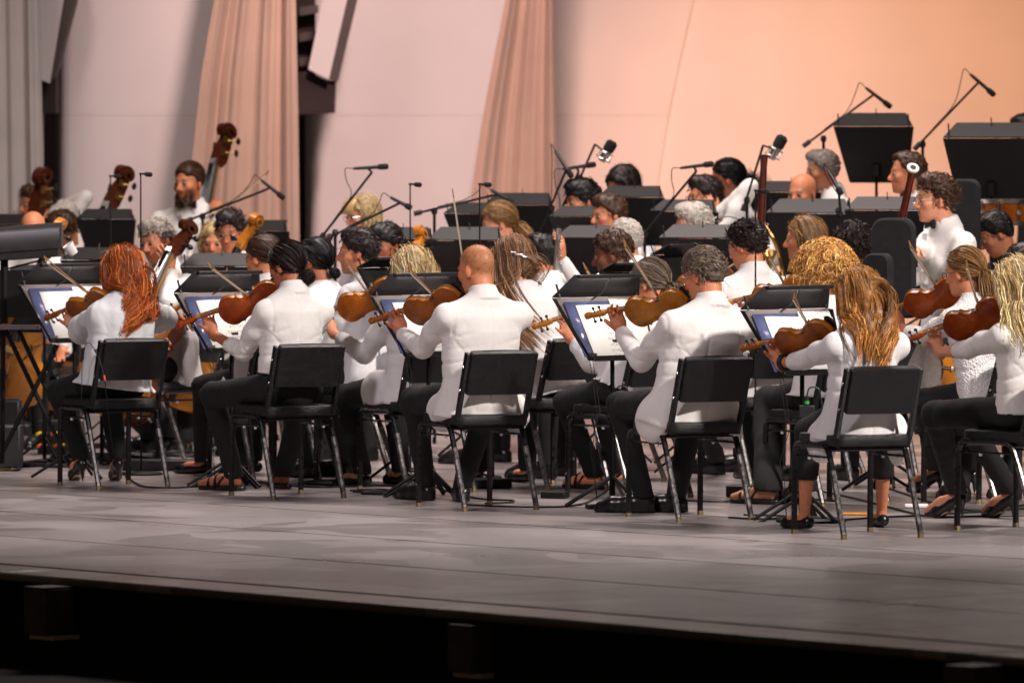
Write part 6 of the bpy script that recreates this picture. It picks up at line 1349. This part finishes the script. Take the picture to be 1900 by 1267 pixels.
# ================================================================== LEFT EDGE: console on crossed legs
d = 37.4; c = at(40, 450, d); t = thing('console', 'black console with rounded grey top at the left edge, on crossed legs', 'console', (c[0], c[1], 0)); o_ = V3(c[0], c[1], 0)
pr = [(-.10, .055), (-.085, .082), (-.05, .094), (.03, .095), (.075, .075), (.088, .02), (.085, -.045), (-.10, -.045)]
xl, xr = at(-120, 450, d)[0], at(116, 450, d)[0]
MB().loft([[V3(x, c[1] + y * s, c[2] + z * s + (x - c[0]) * .075) - o_ for y, z in pr] for x, s in ((xl, 1), (xr - .01, 1), (xr, .9))]).build('rounded_case', mat('console_grey_black', (.030, .027, .029), .33, var=(12, .2)), t)
MB().loft([[V3(x, c[1] + y, c[2] + z - .075 + (x - c[0]) * .075) - o_ for y, z in ((-.09, .028), (.08, .028), (.08, -.02), (-.09, -.01))] for x in (xl, xr - .02)]).build('lower_rail', MT['plas'], t)
MB().box(at(-22, 545, d) - o_, (.55, .03, .26)).build('back_panel', MT['standm'], t)
MB().box(at(-22, 607, d) - o_, (.57, .12, .022)).build('shelf', mat('shelf_grey', (.16, .14, .15), .4, var=(20, .1)), t)
MB().tube([at(8, 480, d) - o_, at(8, 600, d) - o_], .022, 8).build('neck_post', MT['standm'], t)
for a_, b_ in (((10, 612), (132, 868)), ((34, 612), (140, 836)), ((106, 640), (-14, 876)), ((6, 612), (4, 860))):
    MB().tube([at(*a_, d) - o_, at(*b_, d - .05 if b_[0] < 100 else d + .1) - o_], .0135, 8).build('leg', MT['standm'], t)
MB().tube([at(94, 478, d + .1) - o_, at(10, 500, d) - o_], .006, 6).build('cable', MT['cable'], t)
mb = MB(); cu = at(131, 462, 38.2); ax = nrm(V3(-.55, -.2, .8)); e1 = nrm(np.cross(ax, V3(0, 1, 0))); e2 = np.cross(ax, e1); mb.loft([[ax * z + rr * (e1 * math.cos(q) + e2 * math.sin(q)) for q in np.linspace(0, 6.283, 21)[:-1]] for rr, z in ((.024, -.035), (.034, .03), (.031, .03), (.021, -.03))]); tag(mb.build('cup', MT['white'], None, cu), 'white cup shaped piece beside the black console', 'cup')
# black equipment cases under the console
for lab, x0, x1, y0, y1, d in (('black equipment case low at the left edge', -60, 38, 790, 868, 38.0), ('black speaker cabinet under the console shelf', -60, 36, 742, 788, 38.6)):
    a, b = at(x0, y0, d), at(x1, y1, d); mb = MB().box(((a[0] + b[0]) / 2, d + .12, (a[2] + max(b[2], .0)) / 2), (b[0] - a[0], .24, a[2] - max(b[2], .0))); tag(mb.build('equipment_case', MT['plas'], bevel=.01), lab, 'case', 'equipment cases at the left')
# ================================================================== STAGE BOXES, PACKS AND CABLES
def cable(label, pts, r_=.0055, m='cable', group='cables on the stage floor', n=6):
    P = [ground(x, y) + V3(0, 0, r_ + .001) for x, y in pts]; Pn = np.array(P); k = np.arange(len(Pn)); kk = np.linspace(0, len(Pn) - 1, (len(Pn) - 1) * n + 1); S = np.stack([np.interp(kk, k, Pn[:, i]) for i in range(3)], 1)
    for _ in range(4): S[1:-1] = (S[:-2] + 2 * S[1:-1] + S[2:]) / 4
    b = ground(*pts[0]); o = MB().tube(S - b, r_, 6).build('cable', MT[m], None, b); return tag(o, label, 'cable', group)
cable('black cable from the red haired woman\'s right shoe to the next chair', [(232, 884), (262, 906), (330, 907), (380, 903), (430, 880), (470, 872)])
cable('black cable crossing behind the sandals of the knot woman', [(440, 872), (462, 893), (520, 902), (590, 906), (700, 902), (760, 905)])
cable('black cable loop on the floor behind the shaved head man', [(650, 912), (700, 909), (742, 913), (700, 916), (655, 914)])
cable('black cable under the shaved head man\'s chair', [(860, 938), (940, 942), (1040, 943), (1090, 936), (1130, 910), (1146, 880)])
cable('black cable looping left of the lace top woman', [(900, 936), (950, 934), (956, 930), (910, 929), (880, 926), (800, 905), (790, 880)])
cable('black cable behind the grey haired man\'s shoes', [(1265, 930), (1330, 933), (1400, 930), (1470, 925), (1560, 932)])
cable('black cable coil by the nearest stand foot', [(1352, 962), (1420, 966), (1470, 960), (1430, 958), (1380, 957)])
cable('black cable passing under the nearest chair', [(1480, 905), (1560, 920), (1640, 940), (1720, 962), (1800, 960), (1900, 958)])
cable('second black cable passing under the nearest chair', [(1550, 968), (1620, 962), (1720, 958), (1830, 950), (1920, 944)])
cable('black cable running towards the right edge', [(1640, 905), (1700, 925), (1770, 948), (1840, 950), (1920, 935)])
for k, (x, y, rx, lab) in enumerate(((100, 868, 66, 'large coil of black cable left of the red haired woman\'s chair'), (250, 862, 60, 'flat coil of black cable behind the red haired woman\'s chair'), (150, 852, 50, 'loose coil of black cable under the crossed legs'), (330, 850, 40, 'small coil of black cable beside the flat shoe'))):
    b = ground(x, y); R_ = rx / ppm(b[1]); S = [V3((R_ + .02 * math.sin(q * 2.3)) * math.cos(q), (R_ * 1.3) * math.sin(q), .008 + .0035 * q / 6.3 + .012 * abs(math.sin(q * 1.7))) for q in np.linspace(0, 6.283 * 4.6, 120)]
    tag(MB().tube(S, .006, 6).build('cable_coil', MT['cable'], None, b), lab, 'cable coil', 'cable coils at the left')
for k, (x0, y0, c1, c2, c3) in enumerate(((90, 866, 200, 850, 'thick'), (60, 858, 250, 838, 'long'), (130, 838, 330, 846, 'far'))):
    cable('%s black cable among the coils at the left' % c3, [(x0, y0), ((x0 * 2 + c1) / 3, y0 - 8), ((x0 + c1 * 2) / 3, c2 + 8), (c1, c2)], .008)
mb_t = thing('patch_box', 'black connector box with red and yellow plugs behind the crossed legs', 'patch box', ground(112, 842)); MB().box((0, 0, .10), (.26, .16, .20)).build('case', MT['plas'], mb_t, bevel=.006)
for k in range(14): MB().tube([(-.11 + .034 * (k % 7), -.085, .06 + .07 * (k // 7)), (-.11 + .034 * (k % 7) + random.uniform(-.02, .02), -.15, .05 + .07 * (k // 7))], .009, 6).build('plug', MT[('orange', 'yellow', 'plas')[k % 3]], mb_t)
mb = MB().box((0, 0, .03), (.035, .07, .012)); tag(MB().tube([(0, 0, .012), (.09, .0, .012)], .011, 8).build('cable_plug', MT['yellow'], None, ground(-8, 870)), 'yellow cable plug on the floor at the left edge', 'plug')
for lab, x, y, sx, sy, sz, m in (('low grey foot pedal box left of the lace top woman\'s sandals', 1030, 924, .13, .10, .035, 'desk'), ('small black floor box left of the grey haired man\'s shoe', 1098, 944, .06, .05, .025, 'plas'), ('flat grey floor plate behind the shaved head man\'s shoes', 905, 905, .20, .20, .05, 'desk'), ('thin white floor strip behind the blond woman\'s heels', 1700, 942, .12, .05, .02, 'white'), ('flat orange brown board under the nearest chair', 1585, 955, .16, .10, .012, 'w_orange'), ('black floor junction box behind the grey haired man', 1372, 922, .12, .10, .06, 'plas'), ('flat stand base plate behind the shaved head man\'s chair', 730, 917, .30, .18, .014, 'desk'), ('dark floor wedge behind the red haired woman\'s heels', 300, 872, .42, .20, .06, 'plas')):
    g_ = ground(x, y); o = MB().box((0, 0, sz / 2 + .001), (sx, sy, sz)).build('floor_box', MT[m], None, g_, bevel=min(.006, sz * .3)); o.rotation_euler = (0, 0, random.uniform(-.4, .4)); tag(o, lab, 'floor box', 'small boxes on the floor')
for lab, x, y, d in (('black wireless pack with green ring beside the lace top woman', 1142, 748, 34.6), ('black wireless pack with green ring beside the nearest chair', 1497, 752, 32.8), ('black wireless pack with green ring below the knot woman\'s stand', 447, 772, 36.3)):
    p = at(x, y, d); t = thing('wireless_pack', lab, 'wireless pack', p, group='wireless packs on stand poles'); MB().box((0, 0, -.03), (.075, .03, .06)).build('case', MT['plas'], t, bevel=.004); MB().tube([(0, -.005, 0), (0, -.005, .045)], .011, 8).build('connector', MT['plas'], t); MB().tube([(0, -.005, .008), (0, -.005, .022)], .0125, 10).build('ring', MT['green'], t); MB().tube(arcpts([(0, -.005, .045), (.01, -.005, .09), (.06, -.005, .085), (.075, -.005, -.01)], 5, .05), .004, 6).build('lead', MT['cable'], t)
# round bases of stands by the front desks
for lab, x, y in (('round black stand base behind the nearest chair', 1505, 968), ('round black stand base behind the knot woman\'s chair', 620, 898)):
    g_ = ground(x, y); mb = MB(); mb.loft([[(rr * math.cos(a), rr * math.sin(a), z) for a in np.linspace(0, 6.283, 33)[:-1]] for rr, z in ((.17, .001), (.17, .012), (.155, .020), (.02, .028))]); tag(mb.build('stand_base', MT['standm'], None, g_), lab, 'stand base', 'round stand bases')
